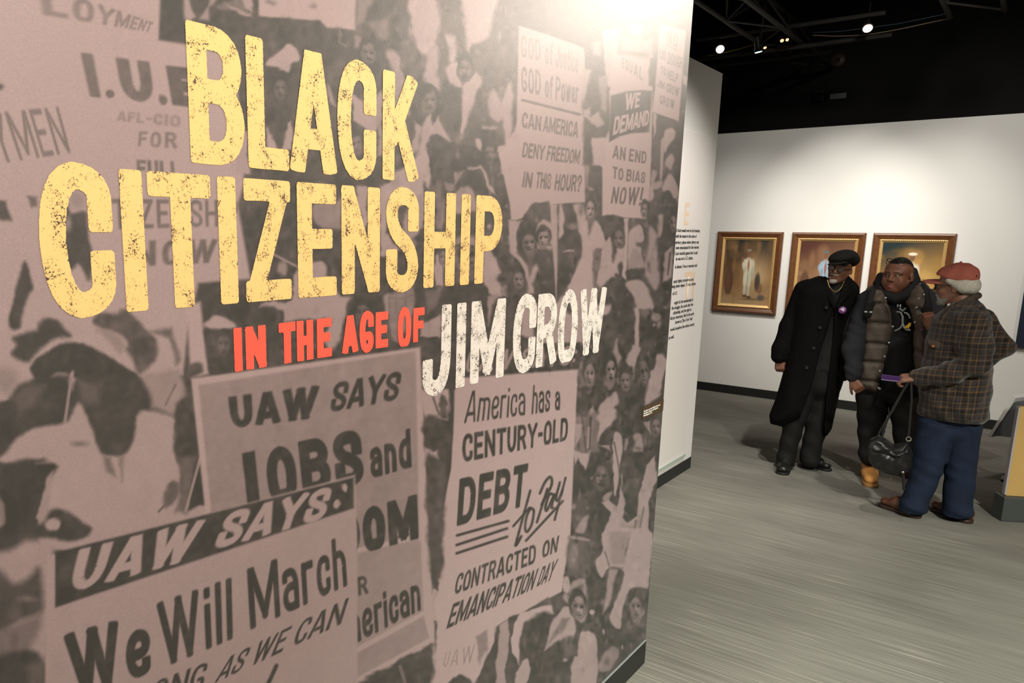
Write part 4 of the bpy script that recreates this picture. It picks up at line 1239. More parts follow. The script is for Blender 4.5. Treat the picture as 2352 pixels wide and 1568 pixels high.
# ---------------------------------------------------------------- text wall
def yp(px, py): return float(on_plane(px, py, 0, PX)[1])
def zp(px, py): return float(on_plane(px, py, 0, PX)[2])
tp = empty('text_panel', (PX, 5.0, .14), 0, 'tall off white text panel with small black print on white wall behind mural', 'panel')
MB().box((.004, .05, 1.232), (.008, 1.86, 2.464), bev=.002).build('board', mat('off_white_board', (.74, .70, .67), .55, .3), tp)
MB().box((.009, .05, .012), (.016, 1.84, .024)).build('rail', mat('pale_green_rail', (.42, .47, .42), .4), tp)
M_PEACH = mat('pale_peach_print', (.78, .60, .42), .6)
M_TXT = mat('black_print', (.03, .03, .03), .6)
lines = [(526, 'Dred Scott would ever be his freedom,'), (539, 'with his master in the state of'), (553, 'territory, places where slavery was'), (565, 'been emancipated for the reasons.'), (578, 'Court decided against him. It said'), (590, 'he was not a U.S. citizen.'),
         (608, 'In dissent, Free as reasoned, and'), (640, 'equal rights, protections, and'), (651, 'being slaves deeper. To be a citizen'), (667, 'of U.S.'), (688, 'ought for his membership in'), (699, 'the struggle, the south after the'), (710, 'citizenship, and the right to'), (721, 'African Americans. But by the early'), (732, 'known as "Jim Crow" had'), (746, 'would transform the whole country'), (763, 'as well.')]
ends = [1593, 1591, 1594, 1593, 1592, 1584, 1591, 1584, 1587, 1552, 1581, 1583, 1581, 1582, 1578, 1580, 1545]
for (py, s), ex in zip(lines, ends):
    z = zp(1570, py) - .02; y1 = yp(ex, py); wid = .0185 * len(s) * .62
    type_mesh('print_line', s, .034, M_TXT, tp, face_plus_x(.0095, y1 - wid * 1.0 - 5.0, z - .14), .0006, 1.0)
for px, py, s in ((1567, 515, 'E'), (1566, 690, 'TI')):
    type_mesh('print_initial', s, .22 if s == 'E' else .30, M_PEACH, tp, face_plus_x(.0088, yp(px, py) - 5.0, zp(px, py) - .14), .004, .9)

# ---------------------------------------------------------------- three framed pictures
M_WOOD = mat('walnut_frame', (.135, .052, .019), .32, .5, noise=(22, .35))
M_GILT = mat('gilt_bead', (.72, .47, .19), .40, .6, metal=.35)
def moulding(W, H, prof, name, m, parent):
    """mitred frame; prof = [(inset from the outer edge, height off the wall)], wall side at y=0, room side -y"""
    bm = bmesh.new(); rings = []
    for ins, hgt in prof:
        rings.append([bm.verts.new((sx * (W / 2 - ins), -hgt, sz * (H / 2 - ins))) for sx, sz in ((-1, -1), (1, -1), (1, 1), (-1, 1))])
    for a, b in zip(rings[:-1], rings[1:]):
        for k in range(4): bm.faces.new((a[k], a[(k + 1) % 4], b[(k + 1) % 4], b[k]))
    x = MB(); x.bm.free(); x.bm = bm
    return x.build(name, m, parent)
def canvas(kind, W, H, parent):
    nx, nz = 90, 120
    X, Z = np.meshgrid(np.linspace(0, 1, nx), np.linspace(0, 1, nz), indexing='ij')
    rg = np.random.default_rng(kind)
    pal = [((.012, .022, .024), (.22, .115, .045), (.42, .30, .16)), ((.085, .030, .022), (.26, .14, .07), (.42, .26, .13)), ((.014, .028, .030), (.34, .19, .05), (.52, .34, .12))][kind]
    dk, mid, lt = [np.array(p) for p in pal]
    w = np.clip(Z * 1.7 - .50 - (.25, .5, .55)[kind] * X, 0, 1)[..., None]
    C = mid + (dk - mid) * w
    low = np.clip(1 - Z * 3.2, 0, 1)[..., None]; C = C + (lt * .9 - C) * low * .8
    def spot_(col, x, z, rx, rz, a=.9, pw=2):
        nonlocal C
        r = ((X - x) / rx) ** 2 + ((Z - z) / rz) ** 2
        k = (np.exp(-r ** pw) * a)[..., None]; C = C + (np.array(col) - C) * k
    for _ in range(26): spot_(mid * rg.uniform(.35, 1.7), rg.uniform(0, 1), rg.uniform(.05, .95), rg.uniform(.03, .16), rg.uniform(.03, .14), .4, 2)
    spot_(lt * 1.3, .72, .45, .24, .25, .7, 1)
    # a plain pale standing figure on a stage-like floor
    fx = (.52, .50, .52)[kind]
    pale = ((.66, .62, .46), (.34, .48, .56), (.84, .76, .60))[kind]
    P_ = np.array(pale)
    spot_((.03, .03, .035), fx + .22, .36, .06, .15, .9, 4); spot_((.05, .035, .03), .14, .34, .09, .22, .85, 4); spot_((.16, .07, .04), .13, .36, .06, .17, .8, 4)
    for x, z, rx, rz, c, al in ((0, .60, .10, .13, 1, .97), (-.07, .63, .06, .08, .9, .9), (.09, .60, .05, .11, .85, .9), (-.035, .42, .045, .17, .9, .95), (.045, .40, .045, .17, .8, .95), (.11, .50, .04, .12, .62, .8), (-.03, .23, .035, .08, .7, .9), (.05, .21, .035, .08, .62, .9)):
        spot_(P_ * c, fx + x, z, rx, rz, al, 4)
    spot_((.30, .07, .05), fx + .01, .61, .022, .10, .9, 4); spot_(P_ * .4, fx + .01, .40, .012, .16, .7, 3); spot_(P_ * .45, fx - .05, .55, .02, .06, .6, 3)
    spot_((.20, .095, .055), fx, .795, .042, .048, .97, 4); spot_((.24, .11, .06), fx - .12, .70, .03, .045, .9, 4); spot_(P_ * (.35, .3, 1.0)[kind], fx, .845, (.05, .05, .075)[kind], .022, .95, 4)
    spot_((.05, .025, .02), fx - .02, .135, .05, .018, .9, 4); spot_((.05, .025, .02), fx + .07, .12, .05, .018, .9, 4); spot_((.06, .03, .02), fx + .1, .09, .2, .02, .6, 2)
    spot_((.34, .22, .11), .16, .10, .10, .05, .8, 3); spot_((.05, .06, .06), .84, .12, .08, .05, .8, 3); spot_((.15, .07, .04), .80, .26, .06, .09, .7, 4)
    i = np.arange(nx * nz).reshape(nx, nz)
    Q = np.stack([i[:-1, :-1], i[1:, :-1], i[1:, 1:], i[:-1, 1:]], -1).reshape(-1, 4)
    V = np.stack([(X.ravel() - .5) * W, np.full(X.size, -.018), (Z.ravel() - .5) * H], 1)
    return mesh_np('canvas', V, Q, M_OIL, parent, False, np.clip(C, 0, 1).reshape(-1, 3))
M_OIL = attr_mat('oil_paint', .4, .35)
FW, FH = .722, .936
for k, (cx, lab) in enumerate(((-2.688, 'walnut framed painting nearest the text wall, hanging clear of the visitors'), (-1.872, 'middle walnut framed painting, partly hidden by the man in the flat cap'), (-1.082, 'walnut framed painting behind the man in the puffer vest and the red cap'))):
    fr = empty('picture_frame', (cx, FY, 1.455), 0, lab, 'painting', 'framed paintings on the far wall')
    moulding(FW, FH, [(0, 0), (0, .034), (.006, .044), (.02, .048), (.046, .036), (.068, .024), (.070, 0)], 'frame', M_WOOD, fr)
    g = moulding(FW - .132, FH - .132, [(0, .02), (0, .032), (.008, .036), (.016, .032), (.030, .022), (.032, .016)], 'liner', M_GILT, fr)
    bd = MB(); r_ = .0065; x0, z0 = FW / 2 - .072, FH / 2 - .072
    for s in (-1, 1):
        for q in np.arange(-x0, x0 + .001, .0185): bd.ball((q, -.037, s * z0), (r_ * 1.2, r_, r_), 6)
        for q in np.arange(-z0, z0 + .001, .0185): bd.ball((s * x0, -.037, q), (r_, r_, r_ * 1.2), 6)
    bd.build('beading', M_GILT, g, True)
    canvas(k, FW - .19, FH - .19, fr)

# ---------------------------------------------------------------- overhead
def truss(y0, y1, xs, z, zt, label):
    t = empty('ceiling_truss', (0, y0, z), 0, label, 'truss', 'black lighting trusses')
    L_ = y1 - y0
    xm = (xs[0] + xs[1]) / 2
    ch = [(xs[0], 0), (xs[1], 0), (xm, zt - z)]
    for x, dz in ch: MB().tube([(x, 0, dz), (x, L_, dz)], .024, 8).build('chord', M_STEEL, t, True)
    n = int(L_ / .55)
    for a, b in ((0, 1), (0, 2), (1, 2)):
        w = MB()
        for i in range(n):
            p, q = (ch[a], ch[b]) if i % 2 else (ch[b], ch[a])
            w.tube([(p[0], i * L_ / n, p[1]), (q[0], (i + 1) * L_ / n, q[1])], .011, 6)
        w.build('web', M_STEEL, t, True)
    return t
truss(5.2, 11.1, (-2.735, -2.37), 3.95, 4.28, 'black triangular truss above the text wall corner')
xa = float(on_plane(2178, 30, 2, 3.95)[0]); xb = float(on_plane(2312, 40, 2, 3.95)[0])
truss(6.8, 9.3, (xa, xb), 3.95, 4.4, 'faint black truss near the top right corner')
M_BEAM = mat('dark_beam', (.035, .032, .028), .6)
bx = float(on_plane(1800, 30, 2, 4.55)[0])
tag(MB().box((bx, 8.2, 4.55), (.12, 5.9, .22), bev=.01).build('ceiling_beam', M_BEAM), 'dark steel beam running beside the left truss', 'beam')
def pipe(px0, py0, px1, z, r, label):
    a = on_plane(px0, py0, 2, z); b = on_plane(px1, py0, 2, z)
    y = float(a[1]); d = ray(px1, 400); x1 = float(CAM[0] + d[0] * (y - CAM[1]) / d[1])
    return tag(MB().tube([(float(a[0]), y, z), (x1, y, z)], r, 8).build('ceiling_pipe', M_STEEL, None, True), label, 'pipe', 'black pipes crossing the ceiling')
pipe(1600, 92, 1990, 4.05, .022, 'uppermost black pipe running across between lamps')
pipe(1600, 138, 2010, 3.90, .024, 'thicker lighting pipe just above the white wall corner')
pipe(1612, 156, 1880, 3.86, .018, 'lowest black pipe crossing behind the text wall top')
def cable(pts, y, r, label, col):
    w = [tuple(on_plane(px, py, 1, y)) for px, py in pts]
    tag(MB().tube([tuple(float(c) for c in p) for p in w], r, 6).build('hanging_cable', mat('cable', col, .4), None, True), label, 'cable', 'cables slung under the ceiling')
cable([(1868, 81), (1915, 83), (1960, 82), (1995, 79), (2040, 72), (2090, 62), (2140, 51), (2182, 42)], 9.3, .0045, 'pale cable sagging past the right hand lamp', (.30, .24, .14))
cable([(1868, 75), (1930, 72), (2000, 63), (2060, 55), (2120, 43), (2176, 31)], 9.3, .0035, 'bluish cable slung straight above the pale one', (.08, .12, .16))
cable([(1625, 128), (1660, 122), (1700, 112), (1745, 98)], 9.25, .006, 'yellowish cable beside the left hand lamp', (.25, .20, .05))
M_LAMP_BODY = mat('black_lamp_body', (.03, .03, .03), .4)
def lamp(px, py, y, to, rad, m, label):
    p = Vector([float(c) for c in on_plane(px, py, 1, y)])
    t = empty('spotlight', p, 0, label, 'lamp', 'small ceiling spotlights')
    q = (Vector(to) - p).to_track_quat('-Z', 'Y').to_matrix().to_4x4()
    b = MB().tube([(0, 0, .16), (0, 0, .15), (0, 0, .05), (0, 0, 0)], [rad * .5, rad * .8, rad * .9, rad * 1.15], 16).build('lamp_body', M_LAMP_BODY, t, True); b.matrix_local = q
    b = MB().tube([(0, 0, -.003), (0, 0, -.006)], [rad * .92, rad * .9], 16).build('lens', m, t); b.matrix_local = q
    MB().tube([(0, 0, .06), (0, 0, .24)], .008, 6).build('hanger', M_LAMP_BODY, t, True)
E_W = emit('warm_lens', (1., .82, .62), 7.); E_C = emit('cool_lens', (.7, .95, 1.), 2.2); E_O = emit('orange_lens', (1., .5, .25), 2.)
lamp(1654, 113, 9.2, (-1.2, 5.5, 1.5), .046, E_W, 'brightest spotlight hanging over the text wall corner')
lamp(1993, 65, 9.2, (-.6, 6.5, 1.0), .046, E_W, 'bright spotlight hanging from the sagging cable run')
lamp(1742, 119, 9.15, (-2.4, 9.4, 2.0), .040, E_C, 'spotlight with a bluish lens tilted downward')
lamp(1757, 109, 9.35, (-1.5, 8.0, 1.0), .018, E_O, 'tiny orange lamp just right of the bluish spotlight')
lamp(1796, 93, 9.3, (-1.0, 7.0, 1.5), .020, E_O, 'left lamp of the tiny orange pair by the truss')
lamp(1808, 91, 9.55, (-1.0, 7.0, 1.5), .018, E_O, 'right lamp of the tiny orange pair by the truss')
def on_back(px, py): return Vector([float(c) for c in on_plane(px, py, 1, 11.2)])
p = on_back(1926, 139)
t = empty('smoke_detector', p, 0, 'small round detector on the black wall below the truss', 'detector')
MB().tube([(0, 0, 0), (0, -.03, 0), (0, -.05, 0)], [.085, .08, .05], 20).build('housing', mat('brown_plastic', (.11, .07, .05), .4), t, True)
MB().tube([(0, -.048, 0), (0, -.062, 0)], [.03, .02], 12).build('sensor', mat('dark_plastic', (.03, .02, .02), .4), t, True)
a, b = on_back(1906, 229), on_back(1945, 213)
s = empty('wall_sign', (a + b) / 2, 0, 'small pale grey rectangular sign high on the black wall', 'sign')
MB().box((0, -.012, 0), (b.x - a.x, .024, b.z - a.z), bev=.004).build('sign_plate', mat('pale_grey_plate', (.30, .31, .30), .5, noise=(30, .2)), s)
a, b = on_back(1869, 235), on_back(1894, 211)
s = empty('junction_box', (a + b) / 2, 0, 'black box with thin metal edge left of the grey sign', 'box')
MB().box((0, -.03, 0), (b.x - a.x, .06, b.z - a.z), bev=.004).build('box_body', M_BLACK, s)
w, h = (b.x - a.x) / 2, (b.z - a.z) / 2
MB().tube([(-w, -.064, h), (w, -.064, h), (w, -.064, -h)], .006, 6).build('metal_edge', mat('dull_metal', (.16, .15, .13), .4, metal=.6), s)

# ---------------------------------------------------------------- exhibits at the right edge
fl = lambda px, py: np.array(on_plane(px, py, 2, 0))
A0, A1 = fl(2299, 1197), fl(2367, 1201)
ang = math.atan2(A1[1] - A0[1], A1[0] - A0[0])
ped = empty('exhibit_stand', (A0[0], A0[1], 0), ang, 'yellow plywood exhibit stand on a dark grey plinth at right edge', 'stand')
M_PLY = mat('yellow_plywood', (.53, .335, .115), .5, .35, noise=(6, .12))
MB().box((.6, .06, .085), (1.2, .12, .17), bev=.006).build('plinth', mat('dark_grey_plinth', (.055, .06, .058), .5), ped)
MB().box((.622, .06, .48), (1.18, .034, .62), bev=.003).build('board', M_PLY, ped)
MB().box((.027, .06, .48), (.012, .032, .61), bev=.002).build('edge_strip', mat('grey_edge_strip', (.40, .36, .36), .5), ped)
# picture standing on the cabinet
pf = empty('standing_frame', (A0[0] + math.cos(ang) * .13 - math.sin(ang) * .06, A0[1] + math.sin(ang) * .13 + math.cos(ang) * .06, .79), ang, 'light wood frame standing on the yellow plywood stand', 'frame')
for dx, dz, sx, sz in ((0, .12, .025, .24), (.4, .12, .025, .24), (.2, .0125, .4, .025), (.2, .2275, .4, .025)):
    MB().box((dx, 0, dz), (sx, .03, sz), bev=.003).build('frame_side', mat('light_wood', (.62, .44, .24), .5), pf)
MB().box((.2, .004, .12), (.38, .008, .20)).build('print', mat('pale_print', (.5, .48, .44), .6), pf)
def q7(px, py, y): return Vector([float(c) for c in on_plane(px, py, 1, y)])
yr = 7.3
base = q7(2310, 1100, yr); base.z = 0
rl = empty('reading_rail', base, 0, 'slanted white reading panel on a grey wedge beside the yellow stand', 'reading rail')
def rel(px, py): return q7(px, py, yr) - base
MB().prism([rel(2326, 908), rel(2333, 914), rel(2276, 1004), rel(2269, 1003)], (.25, .55, 0)).build('white_panel', mat('white_laminate', (.66, .66, .63), .4), rl)
MB().prism([rel(2334, 922), rel(2360, 930), rel(2345, 1006), rel(2281, 1000)], (.25, .5, 0)).build('grey_wedge', mat('grey_laminate', (.085, .09, .10), .5), rl)
pz = rel(2310, 1006)
MB().box((pz.x + .06, .2, pz.z / 2), (.055, .055, pz.z), bev=.004).build('post', mat('white_post', (.62, .60, .56), .5), rl)
MB().box((pz.x + .06, .2, .01), (.10, .14, .02), bev=.004).build('foot', M_BASE, rl)
# dark blue hanging panel
b0 = q7(2331, 797, 9.40)
bn = empty('hanging_banner', b0, 0, 'dark navy panel hanging at the right edge by the far wall', 'banner')
MB().box((.35, .01, .5), (.70, .02, 1.0), bev=.003).build('cloth', mat('navy_cloth', (.006, .012, .028), .6), bn)
MB().tube([(-.02, .01, 1.0), (.72, .01, 1.0)], .012, 8).build('top_rod', M_STEEL, bn, True)
# ---------------------------------------------------------------- people: built in a frame X = right, Y = away, Z = up around the feet
class Figure:
    def __init__(self, px, py, name, label, cat='person', group=None):
        r = on_plane(px, py, 2, 0); self.o = np.array([r[0], r[1], 0.])
        d = self.o[:2] / np.linalg.norm(self.o[:2]); self.d = np.array([d[0], d[1], 0]); self.s = np.array([d[1], -d[0], 0])
        self.root = empty(name, self.o, math.atan2(self.s[1], self.s[0]), label, cat, group)
    def j(self, px, py, y=0.):
        """local point seen at a pixel of the photograph, y metres behind the feet"""
        r = ray(px, py); k = ((self.o - CAM) @ self.d + y) / (r @ self.d); w = CAM + k * r - self.o
        return np.array([w @ self.s, y, w[2]])
    def f(self, px, py):
        w = on_plane(px, py, 2, 0) - self.o
        return np.array([w @ self.s, w @ self.d, 0.])
    def out(self, pts, y=0.): return [tuple(self.j(a, b, y)[[0, 2]]) for a, b in pts]
def axes(yaw, roll=0., pitch=0.):
    """head axes: right, forward, up; yaw turns the face to the left of the picture"""
    cy, sy = math.cos(yaw), math.sin(yaw)
    r, f, u = np.array([cy, -sy, 0]), np.array([-sy, -cy, 0]), np.array([0, 0, 1.])
    f, u = f * math.cos(pitch) - u * math.sin(pitch), u * math.cos(pitch) + f * math.sin(pitch)
    r, u = r * math.cos(roll) - u * math.sin(roll), u * math.cos(roll) + r * math.sin(roll)
    return np.array([r, f, u])
class Head:
    def __init__(self, c, A, k=1.): self.c, self.A, self.k = np.array(c, float), A, k
    def p(self, x, y, z): return self.c + self.k * (self.A[0] * x + self.A[1] * y + self.A[2] * z)
    def inv(self, V): return ((V - self.c) @ self.A.T) / self.k
    def e(self, S, c, r, k=.012, mode='add'): return S.ell(self.p(*c), np.array(r) * self.k, self.A, k, mode)
    def n(self, S, a, b, ra, rb, k=.012, mode='add'): return S.cone(self.p(*a), self.p(*b), ra * self.k, rb * self.k, k, None, mode)
    def build(self, S, wide=1., mouth=0.):
        w = wide
        self.e(S, (0, -.018, .030), (.076 * w, .096, .092))
        self.e(S, (0, .026, -.040), (.063 * w, .066, .082), .02)
        self.e(S, (0, .060, -.098), (.030 * w, .028, .022), .02)
        for q in (-1, 1):
            self.n(S, (q * .056 * w, .0, -.050), (q * .022 * w, .060, -.098), .020, .018, .02)
            self.e(S, (q * .040 * w, .060, -.028), (.022, .020, .022), .016)
            self.n(S, (q * .012, .080, .024), (q * .048 * w, .066, .022), .012, .010, .012)
            self.e(S, (q * .032, .098, .003), (.018, .017, .012), .010, 'sub')
            self.e(S, (q * .013, .094, -.034), (.010, .012, .008), .006)
            # lids
            self.n(S, (q * .019, .084, .0088), (q * .045, .076, .0088), .0066, .006, .004)
            self.n(S, (q * .020, .081, -.008), (q * .044, .074, -.007), .005, .0045, .004)
            # ear
            self.e(S, (q * .079 * w, -.012, -.012), (.011, .021, .033), .005)
            self.e(S, (q * .089 * w, -.006, -.008), (.006, .011, .018), .004, 'sub')
            self.e(S, (q * .079 * w, .0, -.034), (.008, .010, .012), .004)
        self.n(S, (0, .080, .020), (0, .106, -.026), .009, .0125, .010)
        self.n(S, (-.020, .080, -.061), (.020, .080, -.061), .0085, .0085, .005)
        self.e(S, (0, .088, -.060), (.020, .012, .0075), .005)
        self.e(S, (0, .086, -.075 - mouth), (.018, .012, .0085), .005)
        self.n(S, (-.021, .094, -.0675 - mouth / 2), (.021, .094, -.0675 - mouth / 2), .0025, .0025, .004, 'sub')
    def neck(self, S, base, r0=.056, r1=.066): S.cone(self.p(0, -.022, -.06), base, r0, r1, .02)
    def color(self, V, skin, lip=(.20, .085, .07), brow=None):
        q = self.inv(V); C = np.tile(np.array(skin, float), (len(V), 1))
        m = np.exp(-((q[:, 0] / .024) ** 4 + ((q[:, 2] + .068) / .0115) ** 4)) * (q[:, 1] > .075)
        C += (np.array(lip) - C) * m[:, None]
        if brow is not None:
            b = np.exp(-(((np.abs(q[:, 0]) - .031) / .020) ** 4 + ((q[:, 2] - .021 - .004 * np.cos((np.abs(q[:, 0]) - .03) * 60)) / .0055) ** 4)) * (q[:, 1] > .05)
            C += (np.array(brow) - C) * (b * .9)[:, None]
        return C
    def eyes(self, parent, look=0.):
        for q in (-1, 1):
            c = self.p(q * .032, .0745, .0015)
            n = 16; V = []; C = []; F = []
            for i in range(n + 1):
                th = math.pi * i / n
                for jx in range(n):
                    ph = 2 * math.pi * jx / n
                    v = self.A[1] * math.cos(th) + (self.A[0] * math.cos(ph) + self.A[2] * math.sin(ph)) * math.sin(th)
                    V.append(c + v * .0108 * self.k)
                    g = self.A[1] * math.cos(look) + self.A[0] * math.sin(look)
                    a = math.acos(max(-1, min(1, v @ g)))
                    C.append((.012, .008, .006) if a < .60 else (.34, .29, .24))
            for i in range(n):
                for jx in range(n): F.append((i * n + jx, i * n + (jx + 1) % n, (i + 1) * n + (jx + 1) % n, (i + 1) * n + jx))
            mesh_np('eye', V, F, M_EYE, parent, True, np.array(C))
def unit(v): v = np.array(v, float); return v / np.linalg.norm(v)
def turn(v, ax, a): return v * math.cos(a) + np.cross(ax, v) * math.sin(a) + ax * (ax @ v) * (1 - math.cos(a))
def hand(S, wrist, d, n, side, curl=(.6, .9, .6), k=1., thumb=(.62, .62, .45), spread=.06):
    """palm, four fingers bent by curl towards n, thumb on the side given"""
    d = unit(d); n = unit(n - d * (np.array(n) @ d)); w = np.cross(d, n) * side
    W = np.array(wrist, float)
    offs = (.028, .010, -.009, -.026)
    for o in offs: S.cone(W + d * .004 * k + w * o * .55 * k, W + (d * .082 + w * o) * k, .0155 * k, .0120 * k, .012)
    S.cone(W - d * .03, W + d * .015, .027 * k, .025 * k, .012, (n, .75))
    S.cone(W + (d * .03 + w * .022 + n * .008) * k, W + (d * .055 + w * .024 + n * .006) * k, .015 * k, .012 * k, .012)
    for o, L, sp in zip(offs, (.070, .078, .072, .057), (1, .3, -.4, -1.1)):
        p = W + (d * .086 + w * o) * k; v = turn(d, n, 0) + w * spread * sp; v = unit(v); ax = np.cross(v, n)
        ax = unit(ax); r = .0092 * k
        for fr, c in zip((.45, .31, .26), curl):
            v = turn(v, ax, c); e = p + v * L * fr * k
            S.cone(p, e, r, r * .92, .0035); p = e; r *= .92
    p = W + (d * .028 + w * .026) * k; v = unit(d * thumb[0] + w * thumb[1] + n * thumb[2]); r = .0125 * k
    for L, c in ((.036, 0.), (.032, .35), (.026, .3)):
        v = unit(turn(v, unit(np.cross(v, n + d * .3)), c)); e = p + v * L * k
        S.cone(p, e, r, r * .88, .005); p = e; r *= .88
def torso(S, g, pel, chest, neck, sh, hips, knees, ankles, elbows, wrists):
    S.cone(pel, chest, .13, .14, .03, ((0, 1, 0), .75)); S.cone(chest, neck, .12, .06, .03, ((0, 1, 0), .75))
    for q in (0, 1):
        S.cone(chest, sh[q], .07, .055, .03)
        S.chain([sh[q], elbows[q], wrists[q]], [.05, .038, .026], .015)
        S.chain([hips[q], knees[q], ankles[q]], [.075, .055, .038], .02)
        S.cone(pel, hips[q], .09, .08, .03)
def shoe(F, heel, toe, m_up, m_sole, name, sole_h=.022, wid=.046, height=.075, label=None, boot=0., tone=None):
    """a shoe between two floor points; sub-part: sole"""
    h, t = np.array(heel, float), np.array(toe, float); L = np.linalg.norm(t - h); d = (t - h) / L; s = np.array([-d[1], d[0], 0])
    lo = np.minimum(h, t) - .1; hi = np.maximum(h, t) + .1; lo[2] = 0; hi[2] = max(height, boot) + .09
    S = SDF(lo, hi, .004); z = np.array([0, 0, 1.])
    S.cone(h + d * .04 + z * (sole_h + .034), h + d * L * .55 + z * (sole_h + .034), wid * .86, wid * .92, .02)
    S.cone(h + d * L * .5 + z * (sole_h + .026), t - d * wid * 1.0 + z * (sole_h + .020), wid * .98, wid * .84, .03, (z, .72))
    S.cone(h + d * .05 + z * (sole_h + .04), h + d * .055 + z * (max(height, boot) + sole_h), wid * .84, wid * (.95 if boot else .8), .02)
    S.cone(h + d * .09 + z * (height + sole_h - .01), h + d * L * .6 + z * (sole_h + .045), wid * .55, wid * .5, .03)
    S.carve(lambda x, y, q: q - sole_h * .9 + 0 * x + 0 * y)
    o = S.build(name, m_up, F.root)
    S = SDF((lo[0], lo[1], -.01), (hi[0], hi[1], sole_h + .03), .004)
    S.cone(h + d * .045 + z * sole_h * .5, h + d * L * .5 + z * sole_h * .5, wid * .95, wid * .92, .01)
    S.cone(h + d * L * .5 + z * sole_h * .5, t - d * wid * .95 + z * sole_h * .5, wid * .92, wid * .98, .01)
    S.carve(lambda x, y, q: np.maximum(q - sole_h, .001 - q) * -1 + 0 * x + 0 * y) if False else None
    S.put(S.lo, S.lo + S.h * S.n, lambda x, y, q: -(np.maximum(q - sole_h, .0005 - q)) + 0 * x + 0 * y, 0., 'sub') if False else None
    r = S.region(S.lo, S.lo + S.h * S.n); x, y, q = r[1]
    S.d = np.maximum(S.d, (np.maximum(q - sole_h, .0005 - q) + 0 * x + 0 * y).astype(np.float32))
    S.build('sole', m_sole, o, 0)
    if label: o['label'] = label
    return o, h, t, d, s
def ring(pts, r, name, m, parent, n=6): return MB().tube([tuple(p) for p in pts], r, n).build(name, m, parent, True)
def on_surface(F, S_field, pts): return pts

M_SKIN = attr_mat('skin', .48, .4, bump=(160, .08)); M_EYE = attr_mat('eye', .2, .5)
M_COAT = mat('black_wool', (.0032, .0028, .0025), .9, .12, bump=(240, .2))
M_CHAR = mat('charcoal_knit', (.016, .0155, .015), .85, .2, bump=(200, .25))
M_SLACK = mat('black_slacks', (.010, .0095, .009), .75, .25, bump=(40, .12))
M_CAPBLK = mat('black_felt', (.012, .0115, .011), .85, .2, bump=(260, .25))
M_SHOEBLK = mat('black_leather', (.012, .011, .010), .38, .5)
M_SOLE = mat('black_rubber', (.012, .011, .011), .6)
M_GLASSFR = mat('dark_frame', (.015, .012, .011), .3, .5)
M_LENS = mat('smoked_lens', (.058, .032, .020), .12, .5)
M_CHAIN = mat('gold_chain', (.78, .60, .26), .28, .6, metal=.9)
M_BUTTON = mat('black_button', (.018, .017, .016), .3, .5)
M_HOOD = mat('black_fleece', (.0125, .0125, .0135), .85, .2, bump=(150, .2))
M_SLEEVE = mat('dark_grey_fleece', (.021, .021, .024), .85, .2, bump=(150, .2))
M_VEST = mat('brown_puffer', (.088, .066, .050), .6, .3, bump=(34, .35))
M_SNAP = mat('steel_snap', (.55, .53, .48), .25, .6, metal=.9)
M_WHEAT = mat('wheat_nubuck', (.60, .27, .075), .75, .25, bump=(120, .15))
M_GUM = mat('gum_sole', (.30, .15, .05), .6)
M_DENIM = mat('blue_denim', (.0115, .0185, .038), .85, .2, noise=(8, .75), bump=(30, .3))
M_BRNLEATH = mat('brown_leather', (.10, .034, .015), .4, .5, noise=(20, .3))
M_BRNSOLE = mat('dark_brown_sole', (.035, .018, .012), .5)
M_REDCAP = mat('faded_red_twill', (.36, .105, .074), .8, .25, noise=(30, .18), bump=(60, .15))
M_WHITEHAIR = mat('white_hair', (.50, .47, .40), .85, .2, bump=(150, .5), noise=(45, .35))
M_GREYBEARD = mat('grey_beard', (.20, .185, .17), .8, .3, bump=(160, .8), noise=(70, .35))
M_WBEARD = mat('white_goatee', (.46, .42, .37), .8, .3, bump=(160, .8), noise=(70, .3))
M_DARKHAIR = mat('black_hair', (.010, .008, .007), .8, .3, bump=(200, .6))
M_BAG = mat('black_bag_leather', (.010, .009, .009), .40, .5, bump=(16, .4))
M_PURPLE = mat('purple_case', (.045, .014, .085), .35, .5)
SK1, SK2, SK3 = (.20, .088, .052), (.185, .076, .042), (.205, .098, .062)

def plaid():
    m = mat('brown_plaid_flannel', (.05, .04, .035), .85, .2, bump=(180, .2), sheen=.2)
    nt = m.node_tree; L = nt.links.new; b = nt.nodes['Principled BSDF']
    tc = nt.nodes.new('ShaderNodeTexCoord')
    def band(rot, axis, scale, stops, dist):
        mp = nt.nodes.new('ShaderNodeMapping'); mp.inputs['Rotation'].default_value = rot
        w = nt.nodes.new('ShaderNodeTexWave'); w.wave_type = 'BANDS'; w.bands_direction = axis; w.wave_profile = 'SAW'
        w.inputs['Scale'].default_value = scale; w.inputs['Distortion'].default_value = dist; w.inputs['Detail'].default_value = 1; w.inputs['Detail Scale'].default_value = .6
        r = nt.nodes.new('ShaderNodeValToRGB'); e = r.color_ramp.elements
        while len(e) < len(stops): e.new(.5)
        for q, (p, c) in zip(e, stops): q.position = p; q.color = (*c, 1)
        L(tc.outputs['Object'], mp.inputs[0]); L(mp.outputs[0], w.inputs['Vector']); L(w.outputs['Fac'], r.inputs[0]); return r.outputs[0]
    dk, br, tan, gr = (.008, .006, .0055), (.037, .024, .016), (.140, .080, .038), (.030, .025, .025)
    st = [(0, gr), (.14, gr), (.18, tan), (.21, br), (.25, dk), (.40, dk), (.45, br), (.51, tan), (.56, br), (.68, gr), (.76, dk), (.82, tan), (.87, dk), (1, gr)]
    h = band((0, .05, 0), 'Z', 2.9, st, .12)
    v = band((0, 0, .22), 'X', 3.1, st, .12)
    mx = nt.nodes.new('ShaderNodeMix'); mx.data_type = 'RGBA'; mx.inputs[0].default_value = .5
    L(h, mx.inputs[6]); L(v, mx.inputs[7]); L(mx.outputs[2], b.inputs['Base Color'])
    return m
M_PLAID = plaid()
